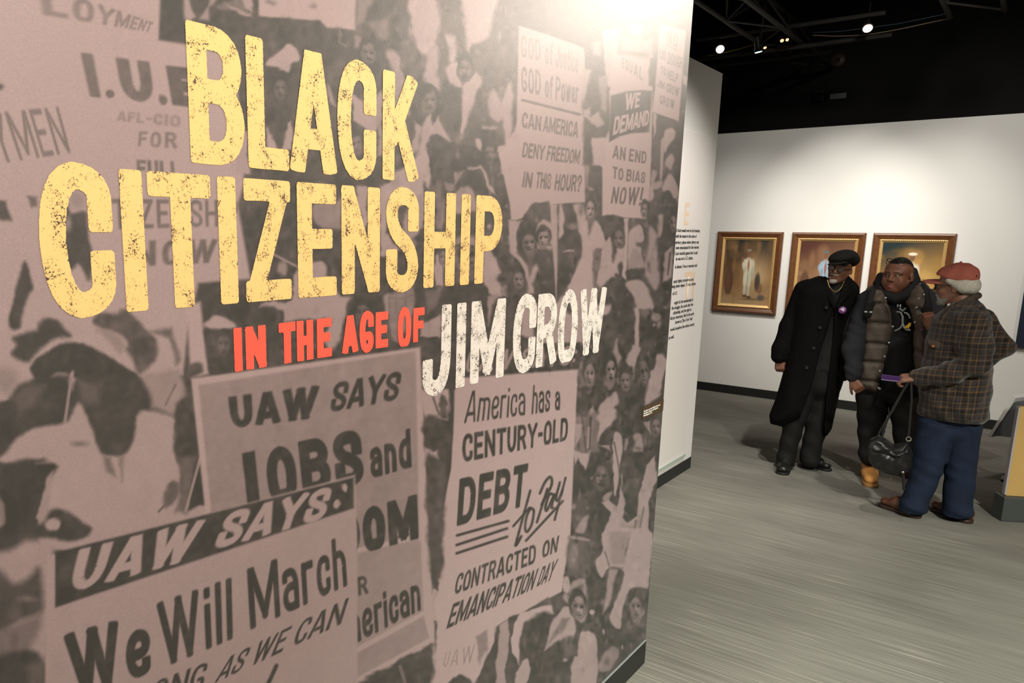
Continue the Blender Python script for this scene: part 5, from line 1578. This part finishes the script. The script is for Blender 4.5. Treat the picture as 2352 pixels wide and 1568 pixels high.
M_PLAID_COLLAR = mat('brown_flannel_collar', (.062, .045, .034), .85, .2, noise=(30, .5))

# ================================================================ man in the flat cap and long coat
P = Figure(1838, 1078, 'person', 'person in black flat cap and long black overcoat, leaning forward with arm hanging')
J = P.j
hd = Head(J(1930, 613, -.06), axes(R(17), R(11), R(6)), .96)
sh = [J(1850, 668, 0), J(1948, 667, .03)]; el = [J(1810, 752, -.02), J(1956, 750, .17)]; wr = [J(1792, 820, -.05), J(1930, 828, .20)]
S = SDF((-.42, -.32, .0), (.62, .34, 1.92), .005)
hip = [J(1868, 862, 0), J(1905, 862, .02)]; kn = [J(1826, 962, -.02), J(1880, 958, .02)]; an = [J(1808, 1055, -.01), J(1860, 1050, .03)]
torso(S, P, J(1888, 850, .01), J(1908, 730, .01), J(1925, 660, -.02), sh, hip, kn, an, el, wr)
hd.build(S, 1.0); hd.neck(S, J(1924, 664, -.01))
hand(S, J(1790, 822, -.05), (.12, -.06, -1), (.25, 1, 0), 1, (.85, 1.2, .8), 1.02)
body = S.build('body', M_SKIN, P.root, 1, lambda V: hd.color(V, SK1, (.16, .07, .055), (.10, .08, .07)))
hd.eyes(P.root)
# goatee and moustache
S = SDF(hd.c - .16, hd.c + .16, .0035)
hd.e(S, (0, .074, -.106), (.031, .026, .022)); hd.n(S, (-.029, .072, -.090), (-.029, .078, -.074), .007, .004); hd.n(S, (.029, .072, -.090), (.029, .078, -.074), .007, .004)
hd.n(S, (-.028, .086, -.052), (0, .098, -.047), .005, .006); hd.n(S, (.028, .086, -.052), (0, .098, -.047), .005, .006)
S.build('beard', M_WBEARD, P.root)
# cap
S = SDF(hd.c - .2, hd.c + .24, .0045)
hd.e(S, (0, -.020, .070), (.098, .122, .066), .02); hd.e(S, (0, .045, .082), (.090, .076, .040), .03); hd.e(S, (.022, -.05, .046), (.092, .080, .056), .03)
hd.e(S, (0, -.012, .020), (.085, .105, .045), .012, 'sub')
capo = S.build('flat_cap', M_CAPBLK, P.root)
S = SDF(hd.c - .2, hd.c + .24, .004)
hd.n(S, (-.062, .085, .046), (.062, .085, .046), .012, .012, .01); hd.e(S, (0, .105, .044), (.074, .045, .010), .015)
S.build('brim', M_CAPBLK, capo)
# spectacles
gl = MB()
for q in (-1, 1):
    gl.tube([tuple(hd.p(q * .034 + .025 * math.cos(a), .103 - .006 * abs(math.cos(a)), .000 + .019 * math.sin(a))) for a in np.linspace(0, 2 * math.pi, 17)], .0024, 5)
    gl.tube([tuple(hd.p(q * .058, .096, .004)), tuple(hd.p(q * .084, .03, .006)), tuple(hd.p(q * .086, -.01, .002))], .0024, 5)
gl.tube([tuple(hd.p(-.010, .105, .004)), tuple(hd.p(.010, .105, .004))], .0024, 5)
g = gl.build('eyeglasses', M_GLASSFR, P.root, True)
for q in (-1, 1):
    b = MB(); b.tube([tuple(hd.p(q * .034, .1005, 0)), tuple(hd.p(q * .034, .1020, 0))], .0195, 14); b.build('lens', M_LENS, g)
# knitted shirt with a high collar
S = SDF((-.25, -.3, .72), (.52, .3, 1.62), .005)
S.puff(P.out([(1893, 655), (1948, 650), (1966, 690), (1962, 760), (1950, 830), (1945, 875), (1848, 872), (1862, 800), (1880, 720)]), -.005, .135, .16)
S.cone(J(1925, 646, -.025), J(1922, 672, -.03), .064, .076, .03)
S.bump(lambda x, y, z: .0025 * np.sin(z * 55 + x * 18) * np.clip((1.05 - z) * 4, 0, 1) + 0 * y)
S.build('knit_shirt', M_CHAR, P.root)
ch = [hd.p(-.07, -.01, -.125)] + [J(a, b, y) for a, b, y in ((1901, 643, -.095), (1904, 655, -.115), (1909, 664, -.135), (1917, 670, -.145), (1926, 667, -.145), (1934, 658, -.13), (1939, 646, -.10))]
ring(ch, .0042, 'necklace', M_CHAIN, P.root)
# slacks
S = SDF((-.38, -.3, .02), (.5, .3, 1.0), .005)
S.chain([hip[0], kn[0], J(1806, 1046, -.02), J(1805, 1064, -.02)], [.108, .080, .066, .070], .02)
S.chain([hip[1], kn[1], J(1862, 1036, .03), J(1861, 1054, .03)], [.108, .084, .072, .077], .02)
S.cone(J(1885, 850, 0), J(1885, 880, 0), .13, .13, .03)
S.bump(lambda x, y, z: .003 * np.sin(z * 42 + x * 25 + y * 20) * np.clip((.75 - z) * 3, .2, 1))
S.build('slacks', M_SLACK, P.root)
shoe(P, P.f(1810, 1062), P.f(1795, 1091), M_SHOEBLK, M_SOLE, 'shoe', .02, .054, .07)
shoe(P, P.f(1842, 1063), P.f(1908, 1083), M_SHOEBLK, M_SOLE, 'shoe', .02, .046, .065)
# overcoat
S = SDF((-.48, -.36, .28), (.66, .42, 1.66), .005)
S.puff(P.out([(1905, 636), (1880, 633), (1852, 643), (1834, 660), (1822, 695), (1816, 750), (1808, 800), (1797, 860), (1780, 915), (1767, 953), (1769, 972), (1798, 980), (1840, 965), (1880, 985), (1899, 1003), (1912, 985), (1925, 917), (1937, 860), (1946, 790), (1955, 740), (1966, 695), (1970, 662), (1960, 646), (1942, 634)]), .01, .185, .15, .01)
S.chain([J(1848, 666, 0), J(1813, 750, -.02), J(1793, 800, -.045), J(1789, 818, -.05)], [.078, .070, .062, .060], .03)
S.chain([sh[1], el[1], wr[1]], [.076, .068, .060], .03)
op = np.array(P.out([(1899, 625), (1941, 625), (1931, 668), (1917, 703), (1912, 780), (1905, 840), (1897, 903), (1893, 975), (1893, 1030), (1834, 1030), (1838, 955), (1856, 903), (1875, 840), (1886, 795), (1901, 750), (1915, 703), (1904, 668)]))
def opening(x, y, z):
    xx, zz = np.broadcast_arrays(x[:, 0, :], z[:, 0, :]); d2 = np.full(xx.shape, 1e9); ins = np.zeros(xx.shape, bool)
    for a, b in zip(op, np.roll(op, -1, 0)):
        e = b - a; wx, wz = xx - a[0], zz - a[1]; h = np.clip((wx * e[0] + wz * e[1]) / (e @ e), 0, 1)
        d2 = np.minimum(d2, (wx - e[0] * h) ** 2 + (wz - e[1] * h) ** 2)
        c = (a[1] > zz) != (b[1] > zz)
        if abs(e[1]) > 1e-9: ins ^= c & (xx < a[0] + (zz - a[1]) * e[0] / e[1])
    sd = np.sqrt(d2) * np.where(ins, -1, 1)
    return np.maximum(sd[:, None, :], y - .06)
S.carve(opening, .012)
S.cone(J(1925, 610, -.03), J(1923, 690, -.03), .072, .060, .01, None, 'sub')
S.bump(lambda x, y, z: .004 * np.sin(x * 34 + z * 5) * np.clip((1.2 - z) * 1.5, 0, 1) + 0 * y)
coat = S.build('overcoat', M_COAT, P.root)
# collar and lapels
S = SDF((-.1, -.36, 1.05), (.5, .2, 1.68), .0045)
S.chain([J(1893, 640, .06), J(1889, 645, -.06), J(1899, 670, -.15), J(1914, 700, -.195)], [.020, .024, .030, .012], .02, ((.4, 1, 0), .55))
S.chain([J(1946, 638, .06), J(1950, 646, -.05), J(1941, 676, -.15), J(1924, 704, -.195)], [.020, .024, .030, .012], .02, ((-.4, 1, 0), .55))
S.build('lapel', M_COAT, coat)
for a, b, y in ((1898, 706, -.192), (1883, 752, -.186), (1869, 799, -.182), (1853, 844, -.178)):
    c = J(a, b, y); MB().tube([tuple(c + [0, .012, 0]), tuple(c - [0, .004, 0])], .0125, 12).build('button', M_BUTTON, coat, True)
c = J(1935, 712, -.19)
bd = MB().tube([tuple(c + [0, .015, 0]), tuple(c - [0, .004, 0]), tuple(c - [0, .008, 0])], [.026, .027, .022], 18).build('pin_badge', mat('purple_badge', (.16, .035, .19), .3, .5), coat, True); bd['label'] = 'round purple and white pin badge'
b = MB(); b.ball(tuple(c - [0.002, .0075, -.006]), (.014, .003, .008), 10); b.ball(tuple(c - [-.006, .0075, .003]), (.008, .003, .006), 10); b.build('badge_motif', mat('badge_white', (.62, .60, .58), .4), bd, True)
b = MB().tube([tuple(J(1776, 806, -.05) + [0, -.03, 0]), tuple(J(1803, 812, -.06) + [0, -.045, 0])], .012, 6).build('cuff_strap', M_COAT, coat, True)

# ================================================================ man in the puffer vest
P = Figure(2035, 1108, 'person', 'person in brown puffer vest over black hoodie, eyeglasses pushed up on head')
J = P.j
hd = Head(J(2061, 632, -.04), axes(R(22), R(1), R(2)), 1.04)
sh = [J(1994, 692, -.03), J(2128, 690, .02)]; el = [J(1960, 800, -.20), J(2178, 792, -.05)]; wr = [J(1961, 862, -.25), J(2136, 752, -.24)]
hip = [J(2005, 900, 0), J(2078, 900, 0)]; kn = [J(2000, 985, -.02), J(2080, 985, .02)]; an = [J(1996, 1060, 0), J(2082, 1060, .02)]
S = SDF((-.46, -.42, .0), (.62, .3, 1.84), .005)
torso(S, P, J(2042, 880, 0), J(2055, 740, 0), J(2060, 678, -.01), sh, hip, kn, an, el, wr)
hd.build(S, 1.17, .003)
for q in (-1, 1): hd.e(S, (q * .046, .040, -.055), (.032, .042, .042), .02)
hd.e(S, (0, .035, -.104), (.050, .045, .030), .02); hd.neck(S, J(2060, 685, -.01), .066, .075)
hand(S, J(1958, 868, -.26), (.52, -.30, -.70), (.35, .2, -.5), -1, (.9, 1.1, .8), 1.0, (.8, .5, .2))
hand(S, J(2138, 752, -.25), (-.25, -.15, 1.), (-.3, .9, .2), 1, (1.0, 1.2, .8), 1.0, (.9, .22, .55))
body = S.build('body', M_SKIN, P.root, 1, lambda V: hd.color(V, SK2, (.36, .135, .115), (.022, .014, .010)))
hd.eyes(P.root, -.45)
S = SDF(hd.c - .2, hd.c + .2, .004)
hd.e(S, (0, -.024, .036), (.086, .098, .092)); hd.e(S, (0, .080, .002), (.074, .060, .050), .012, 'sub'); hd.e(S, (0, .02, -.075), (.14, .15, .062), .01, 'sub')
S.build('hair', M_DARKHAIR, P.root)
S = SDF(hd.c - .2, hd.c + .2, .004)
hd.e(S, (0, .064, -.100), (.031, .024, .018)); hd.n(S, (-.026, .088, -.050), (.026, .088, -.050), .0035, .0035)
S.build('beard', M_DARKHAIR, P.root)
gl = MB()
for q in (-1, 1):
    gl.tube([tuple(hd.p(q * .034 + .026 * math.cos(a), .052 + .016 * math.sin(a), .108 + .012 * math.sin(a))) for a in np.linspace(0, 2 * math.pi, 17)], .0028, 5)
    gl.tube([tuple(hd.p(q * .058, .05, .108)), tuple(hd.p(q * .084, 0, .085)), tuple(hd.p(q * .092, -.05, .04))], .0028, 5)
gl.tube([tuple(hd.p(-.010, .055, .112)), tuple(hd.p(.010, .055, .112))], .0028, 5)
gl.build('eyeglasses', M_GLASSFR, P.root, True)
# hoodie
S = SDF((-.48, -.42, .62), (.64, .3, 1.70), .005)
S.puff(P.out([(2008, 682), (2050, 672), (2105, 672), (2136, 692), (2140, 760), (2135, 840), (2125, 905), (2040, 912), (1985, 895), (1990, 830), (1995, 750)]), .0, .165, .2)
S.puff(P.out([(2020, 760), (2100, 760), (2108, 830), (2095, 895), (2030, 898), (2015, 830)]), -.06, .145, .18, .05)
S.chain([J(2023, 634, .09), J(2019, 652, .02), J(2023, 668, -.07), J(2037, 681, -.135), J(2056, 686, -.145), J(2077, 680, -.13), J(2094, 664, -.06), J(2099, 644, .03), J(2096, 624, .09)], [.030, .036, .038, .036, .034, .036, .038, .038, .034], .02)
S.chain([J(2026, 646, .08), J(2060, 644, .13), J(2094, 642, .08)], [.036, .05, .038], .03)
S.ell(J(2060, 650, .05), (.12, .1, .09), None, .03)
S.ell(hd.p(0, .03, -.03), (.083, .10, .12), hd.A, .01, 'sub')
hood = S.build('hoodie', M_HOOD, P.root)
S = SDF((-.48, -.42, .62), (.70, .3, 1.60), .005)
S.chain([sh[0], el[0], J(1961, 848, -.245), J(1960, 862, -.255)], [.084, .072, .056, .052], .03)
S.chain([sh[1], el[1], J(2142, 766, -.22)], [.088, .078, .062], .03)
S.bump(lambda x, y, z: .0028 * np.sin(z * 62 + x * 40 + 2 * np.sin(z * 21)) + 0 * y)
S.build('sleeve', M_SLEEVE, hood)
# chest print: a pale curved emblem with a yellow scribble, drawn on the front of the hoodie
M_EMB = mat('pale_grey_print', (.26, .28, .27), .6); M_YEL = mat('yellow_print', (.75, .47, .06), .6)
def chest(px, py, lift=.004):
    p = J(px, py, 0)
    # depth of the front at this spot
    q = max(abs(p[0] - .05) / .22, 0); y = -.165 * math.sqrt(max(.05, 1 - min(q, .97) ** 2)) - .03 * max(0, (1.28 - p[2]) / .3)
    return J(px, py, y - lift - .012)
e = MB()
for pts in ([(2051, 728), (2053, 721), (2058, 717), (2065, 716), (2070, 719), (2071, 724)], [(2077, 718), (2083, 719), (2088, 724), (2091, 731)], [(2066, 708), (2073, 714), (2081, 707)], [(2073, 724), (2073, 744), (2069, 752), (2062, 757), (2055, 760)], [(2073, 743), (2077, 752), (2083, 757), (2091, 758)]):
    e.tube([tuple(chest(*p)) for p in pts], .0068, 6)
e.build('chest_print', M_EMB, hood, True)
e = MB().tube([tuple(chest(*p, .008)) for p in [(2080, 753), (2083, 748), (2085, 753), (2088, 744), (2089, 749), (2091, 741)]], .009, 6).build('chest_print', M_YEL, hood, True); e['label'] = 'yellow scribble print'
e = MB()
for dx in (-4, 4):
    e.tube([tuple(chest(2065 + dx, 699)), tuple(chest(2065 + dx * .5, 702)), tuple(chest(2065 + dx, 705))], .0042, 5)
e.build('collar_logo', mat('white_logo', (.62, .62, .60), .5), hood, True)
# vest
seams = [J(2020, v, -.15)[2] for v in (702, 746, 793, 836, 880)]
def quilt(x, y, z):
    d = np.min([np.abs(z + .10 * np.abs(x - .0) * 0 - s_ + .02 * np.sin(x * 9)) for s_ in seams], 0)
    return .016 * np.exp(-(d / .016) ** 2) - .006 + .0022 * np.sin(x * 60 + z * 34) + 0 * y
S = SDF((-.34, -.40, .66), (.50, .28, 1.62), .005)
S.puff(P.out([(2032, 668), (2012, 672), (1996, 686), (1994, 715), (1985, 770), (1975, 830), (1967, 868), (1986, 887), (2018, 893), (2029, 862), (2044, 800), (2053, 755), (2049, 715), (2041, 685)]), -.120, .110, .06)
S.puff(P.out([(2097, 668), (2110, 663), (2124, 670), (2137, 702), (2143, 760), (2142, 840), (2128, 893), (2104, 886), (2096, 810), (2097, 745), (2090, 712), (2078, 690)]), -.110, .110, .06)
S.puff(P.out([(2030, 662), (2100, 656), (2130, 668), (2144, 740), (2142, 840), (2128, 890), (1985, 885), (1984, 800), (1994, 700)]), .13, .075, .08)
S.chain([J(2012, 680, -.12), J(2006, 672, .0), J(2012, 668, .12)], [.042, .042, .04], .04); S.chain([J(2110, 676, -.12), J(2116, 666, .0), J(2110, 664, .12)], [.040, .040, .04], .04)
S.bump(quilt)
vest = S.build('puffer_vest', M_VEST, P.root)
for pts in ([(2022, 658, .03), (2023, 668, -.07), (2030, 684, -.16)], [(2106, 652, .03), (2104, 662, -.07), (2097, 680, -.16)]):
    S = SDF((-.2, -.40, 1.2), (.45, .2, 1.66), .0045); S.chain([J(*p) for p in pts], [.016, .018, .018], .012); S.build('collar', M_VEST, vest)
for a, b, y in ((2034, 684, -.225), (2051, 750, -.222), (2042, 787, -.226), (2032, 819, -.228), (2021, 852, -.226), (2111, 686, -.222), (2105, 706, -.222), (2102, 740, -.22), (2122, 677, -.20)):
    c = J(a, b, y); MB().ball(tuple(c), (.0085, .005, .0085), 8).build('snap', M_SNAP, vest, True)
c = J(2016, 889, -.22); MB().tube([tuple(c), tuple(c + [.02, 0, -.012])], .009, 6).build('drawcord_toggle', M_SNAP, vest, True)
c = J(2119, 751, -.215); bd = MB().tube([tuple(c + [0, .015, 0]), tuple(c - [0, .006, 0])], .021, 14).build('pin_badge', mat('pink_badge', (.26, .07, .20), .35), vest, True)
# trousers
S = SDF((-.42, -.3, .02), (.46, .3, 1.0), .005)
S.chain([hip[0], kn[0], J(1995, 1040, -.01), J(1996, 1052, -.01)], [.118, .088, .066, .064], .02)
S.chain([hip[1], kn[1], J(2080, 1048, .02), J(2080, 1058, .02)], [.118, .086, .066, .064], .02)
S.cone(J(2030, 885, 0), J(2058, 885, 0), .13, .13, .03)
S.bump(lambda x, y, z: .004 * np.sin(z * 46 + x * 22 + y * 20))
tr = S.build('trousers', M_SLACK, P.root)
e = MB()
for dx in (-2.5, 2.5): e.tube([tuple(J(1966 + dx, 894, -.125)), tuple(J(1966 + dx * .4, 897, -.125)), tuple(J(1966 + dx, 900, -.125))], .0045, 5)
e.build('hip_logo', mat('white_logo_small', (.6, .6, .58), .5), tr, True)
def boot(heel, toe):
    o, h, t, d, s = shoe(P, heel, toe, M_WHEAT, M_GUM, 'boot', .032, .056, .085, None, .17)
    L = np.linalg.norm(t - h); z = np.array([0, 0, 1.])
    lc = MB()
    for i in range(4):
        a = h + d * (L * .62 - i * .032) + z * (.098 + i * .022)
        lc.tube([tuple(a - s * .024), tuple(a + d * .004 + z * .012), tuple(a + s * .024)], .0035, 5)
    lc.build('laces', mat('tan_laces', (.55, .33, .14), .7), o, True)
    for i in range(3):
        for q in (-1, 1): MB().ball(tuple(h + d * (L * .60 - i * .032) + z * (.104 + i * .022) + s * q * .028), .0045, 6).build('eyelet', M_SNAP, o, True)
    MB().tube([tuple(h + d * .055 + z * .185 + s * .05 * math.cos(a) + d * .05 * math.sin(a)) for a in np.linspace(0, 2 * math.pi, 13)], .011, 6).build('padded_collar', mat('brown_padding', (.13, .06, .03), .7), o, True)
boot(P.f(1992, 1084), P.f(2000, 1121)); boot(P.f(2074, 1066), P.f(2086, 1096))
# backpack worn on the shoulders
bp = Figure(2035, 1108, 'backpack', 'black backpack worn by the man in the puffer vest, strap over shoulder', 'backpack')
S = SDF((-.3, .05, .85), (.45, .42, 1.5), .006); S.puff(P.out([(2010, 690), (2110, 690), (2118, 840), (2002, 840)]), .27, .10, .07); S.build('pack', M_SLACK, bp.root)
for pts in (((2013, 664, .20), (2010, 660, .04), (2003, 672, -.14), (1997, 700, -.222), (1994, 722, -.222)), ((2112, 660, .20), (2116, 654, .04), (2124, 668, -.12), (2130, 710, -.215), (2132, 740, -.225))):
    S = SDF((-.3, -.32, 1.05), (.5, .34, 1.65), .0045); q = [J(*p) for p in pts]
    S.chain(q, [.030] * 5, .01, ((0, 1, .3), .45)); st = S.build('shoulder_strap', M_SLACK, bp.root)
    MB().box(tuple(q[4] + [0, -.010, .02]), (.052, .01, .012), bev=.003).build('slider', mat('pale_slider', (.50, .49, .46), .4), st)

# ================================================================ man in the red cap
P = Figure(2135, 1188, 'person', 'person in faded red cap and plaid flannel shirt with blue jeans, seen from the side')
J = P.j
hd = Head(J(2192, 655, 0), axes(R(93), R(0), R(7)), 1.03)
sh = [J(2226, 742, -.17), J(2250, 735, .17)]; el = [J(2242, 832, -.22), J(2300, 797, .16)]; wr = [J(2112, 866, -.20), J(2262, 822, .10)]
f1h, f1t, f2h, f2t = P.f(2114, 1191), P.f(2020, 1160), P.f(2231, 1203), P.f(2138, 1168)
hip = [J(2152, 975, f1h[1] * .4), J(2210, 975, f2h[1] * .4)]; kn = [J(2128, 1078, f1h[1] * .8), J(2205, 1085, f2h[1] * .8)]; an = [np.array([f1h[0] - .05, f1h[1] + .02, .11]), np.array([f2h[0] - .05, f2h[1] + .02, .11])]
S = SDF((-.46, -.40, .0), (.66, .45, 1.84), .005)
torso(S, P, J(2195, 960, 0), J(2215, 790, 0), J(2213, 696, 0), sh, hip, kn, an, el, wr)
hd.build(S, 1.0); hd.neck(S, J(2212, 705, 0))
hand(S, J(2112, 866, -.205), (-1, -.05, -.20), (.05, .55, -1), -1, (.75, 1.1, .9), 1.12, (.7, .5, .4))
S.cone(J(2262, 822, .10), J(2240, 830, .06), .03, .035, .02)
body = S.build('body', M_SKIN, P.root, 1, lambda V: hd.color(V, SK3, (.18, .085, .065), (.16, .15, .14)))
hd.eyes(P.root)
S = SDF(hd.c - .2, hd.c + .2, .004)
hd.e(S, (0, -.055, .005), (.088, .078, .066)); hd.e(S, (0, -.035, .030), (.086, .070, .048), .02)
for q in (-1, 1): hd.n(S, (q * .074, .025, .035), (q * .076, -.055, -.02), .016, .030, .02)
hd.e(S, (0, -.085, -.018), (.066, .046, .042), .03)
S.build('hair', M_WHITEHAIR, P.root)
S = SDF(hd.c - .2, hd.c + .2, .004)
hd.e(S, (0, .066, -.102), (.034, .030, .026))
for q in (-1, 1): hd.n(S, (q * .054, .012, -.060), (q * .028, .066, -.098), .016, .020, .02); hd.n(S, (q * .030, .080, -.080), (q * .026, .088, -.054), .009, .007, .01)
hd.n(S, (-.026, .091, -.050), (.026, .091, -.050), .0065, .0065)
S.build('beard', M_GREYBEARD, P.root)
# cap
S = SDF(hd.c - .22, hd.c + .25, .0045)
hd.e(S, (0, -.034, .056), (.090, .100, .084), .02); hd.e(S, (0, .030, .058), (.082, .068, .060), .04)
S.put(S.lo, S.lo + S.h * S.n, lambda x, y, z: (z - (hd.c[2] + .034) + (x - hd.c[0]) * .30) + 0 * y, .006, 'sub')
S.bump(lambda x, y, z: .0018 * np.sin((x - z * .4) * 95) + 0 * y)
cp = S.build('baseball_cap', M_REDCAP, P.root)
S = SDF(hd.c - .22, hd.c + .25, .004)
hd.e(S, (0, .095, .030), (.070, .075, .0115), .02)
S.build('brim', M_REDCAP, cp)
MB().ball(tuple(hd.p(0, -.034, .1405)), .008, 8).build('top_button', M_REDCAP, cp, True)
MB().box(tuple(hd.p(.050, -.112, .052)), (.012, .014, .012), .3, .003).build('back_opening', M_DARKHAIR, cp)
gl = MB(); gl.tube([tuple(hd.p(-.062, .092, .004)), tuple(hd.p(-.084, .03, .008)), tuple(hd.p(-.086, -.01, .002))], .0026, 5)
gl.tube([tuple(hd.p(.062, .092, .004)), tuple(hd.p(.084, .03, .008)), tuple(hd.p(.086, -.01, .002))], .0026, 5)
for q in (-1, 1): gl.tube([tuple(hd.p(q * .034 + .026 * math.cos(a), .102 - .006 * abs(math.cos(a)), .000 + .019 * math.sin(a))) for a in np.linspace(0, 2 * math.pi, 15)], .0026, 5)
gl.build('eyeglasses', M_GLASSFR, P.root, True)
# flannel shirt
S = SDF((-.36, -.42, .70), (.68, .46, 1.66), .005)
S.puff(P.out([(2188, 690), (2215, 682), (2244, 684), (2262, 698), (2277, 725), (2284, 765), (2282, 830), (2280, 900), (2272, 962), (2258, 974), (2221, 984), (2160, 972), (2106, 949), (2109, 900), (2113, 850), (2122, 800), (2131, 760), (2142, 728), (2160, 712)]), 0, .215, .17)
S.chain([sh[0], J(2240, 790, -.22), el[0]], [.092, .090, .080], .03)
S.chain([el[0], J(2180, 858, -.235), J(2128, 866, -.205), J(2106, 866, -.20)], [.080, .068, .058, .052], .02)
S.chain([sh[1], el[1], J(2258, 826, .12)], [.085, .070, .060], .03)
S.cone(J(2192, 640, 0), J(2210, 690, 0), .060, .072, .01, None, 'sub')
S.bump(lambda x, y, z: .0045 * np.sin(z * 40 + x * 28 + 2 * np.sin(x * 14)) + .003 * np.sin(x * 50 + y * 30 - z * 20))
fs = S.build('flannel_shirt', M_PLAID, P.root)
S = SDF((-.1, -.3, 1.3), (.5, .3, 1.68), .0045)
S.chain([J(2246, 678, .04), J(2238, 683, -.05), J(2212, 696, -.10), J(2186, 712, -.115), J(2164, 732, -.13)], [.020, .022, .022, .022, .014], .015, ((.3, 1, .5), .45))
S.chain([J(2246, 678, .04), J(2225, 676, .10), J(2190, 690, .10), J(2165, 716, .07)], [.018, .020, .020, .016], .02)
S.build('collar', M_PLAID_COLLAR, fs)
S = SDF((-.2, -.42, 1.0), (.3, -.0, 1.4), .0045)
S.puff(P.out([(2126, 778), (2148, 780), (2173, 786), (2171, 798), (2152, 803), (2130, 792)], -.15), -.165, .026, .012, .006)
S.build('pocket_flap', M_PLAID_COLLAR, fs)
c = J(2143, 795, -.20); MB().ball(tuple(c), (.008, .005, .008), 8).build('button', mat('amber_button', (.45, .13, .02), .3), fs, True)
# tee shirt edge at the neck
ring([J(2180, 700, -.06), J(2178, 704, 0), J(2180, 700, .05)], .010, 'undershirt', mat('white_tee', (.62, .62, .62), .7), P.root)
# jeans
S = SDF((-.44, -.34, .03), (.58, .42, 1.02), .005)
S.chain([hip[0], kn[0], J(2104, 1150, f1h[1]), J(2098, 1159, f1h[1])], [.110, .090, .078, .088], .012)
S.chain([hip[1], kn[1], J(2200, 1160, f2h[1]), J(2199, 1167, f2h[1])], [.110, .088, .086, .092], .012)
S.cone(J(2162, 950, 0), J(2208, 950, 0), .125, .125, .02); S.cone(J(2172, 982, 0), J(2196, 982, 0), .112, .112, .02)
S.bump(lambda x, y, z: .005 * np.sin(z * 50 + x * 26 + 2 * np.sin(z * 17)) * np.clip(np.abs(z - .45) * 3, .3, 1) + 0 * y)
S.build('jeans', M_DENIM, P.root)
shoe(P, f1h, f1t, M_BRNLEATH, M_BRNSOLE, 'shoe', .026, .050, .075)
shoe(P, f2h, f2t, M_BRNLEATH, M_BRNSOLE, 'shoe', .026, .050, .075)

# ---------------------------------------------------------------- things in his hand
B = Figure(2135, 1188, 'handbag', 'slouchy black leather handbag hanging from the hand of the man in plaid', 'handbag')
yb = -.20
S = SDF((-.58, -.42, .18), (.1, .02, .75), .0045)
S.puff(B.out([(1993, 1030), (2006, 1008), (2030, 1004), (2055, 1020), (2086, 1012), (2098, 1040), (2096, 1070), (2088, 1084), (2064, 1092), (2030, 1086), (2004, 1072), (1994, 1050)], yb), yb, .10, .09, .02)
S.bump(lambda x, y, z: .0042 * np.sin(x * 40 + z * 52) * np.cos(z * 30 - x * 20) + .0022 * np.sin(x * 85 - z * 50) + 0 * y)
bag = S.build('bag_body', M_BAG, B.root)
S = SDF((-.6, -.42, .3), (.1, .02, .78), .0045)
S.puff(B.out([(1990, 1022), (2000, 1004), (2016, 997), (2036, 1006), (2060, 1028), (2090, 1020), (2094, 1036), (2062, 1050), (2030, 1040), (2004, 1032)], yb), yb - .035, .085, .05, .01)
S.bump(lambda x, y, z: .005 * np.sin(x * 55 + z * 75) + .003 * np.sin(z * 110 - x * 40) + 0 * y)
S.build('flap', M_BAG, bag)
hp = J(2090, 872, yb)
for pts in ([(2089, 874), (2070, 905), (2045, 950), (2022, 990), (2016, 1004)], [(2093, 874), (2094, 920), (2090, 970), (2087, 1004)], [(2086, 876), (2060, 925), (2036, 968), (2026, 1002)]):
    S = SDF((-.55, -.4, .4), (.1, .0, 1.25), .0045)
    S.chain([J(a, b, yb - .02) for a, b in pts], [.0085] * len(pts), .004, ((1, 0, .4), .5) if False else None)
    S.build('strap', M_BAG, B.root)
for a, b in ((2087, 1008), (2018, 1006)):
    c = J(a, b, yb - .03); MB().tube([tuple(c + [.014 * math.cos(t), 0, .014 * math.sin(t)]) for t in np.linspace(0, 2 * math.pi, 13)], .004, 6).build('ring', M_SNAP, B.root, True)
c = J(2074, 1084, yb - .08)
MB().tube([tuple(c + [.002, 0, .02]), tuple(c), tuple(c + [.012, 0, -.06]), tuple(c + [.018, 0, -.12])], [.008, .006, .012, .008], 8).build('tassel', M_BAG, B.root, True)
MB().ball(tuple(c), (.010, .010, .010), 8).build('tassel_clip', M_SNAP, B.root, True)
C0 = Figure(2135, 1188, 'slim_case', 'slim purple case held level in the hand of the man in plaid', 'case')
a, b = J(2023, 871, -.215), J(2084, 868, -.215); mid = (a + b) / 2
o = MB().box(tuple(mid), (b[0] - a[0], .014, .040), 0, .004, 0, .04).build('case_body', M_PURPLE, C0.root)
MB().box(tuple(mid + [0, -.0085, -.013]), (b[0] - a[0] - .01, .002, .004)).build('edge_band', mat('pale_edge', (.26, .24, .32), .3), C0.root)
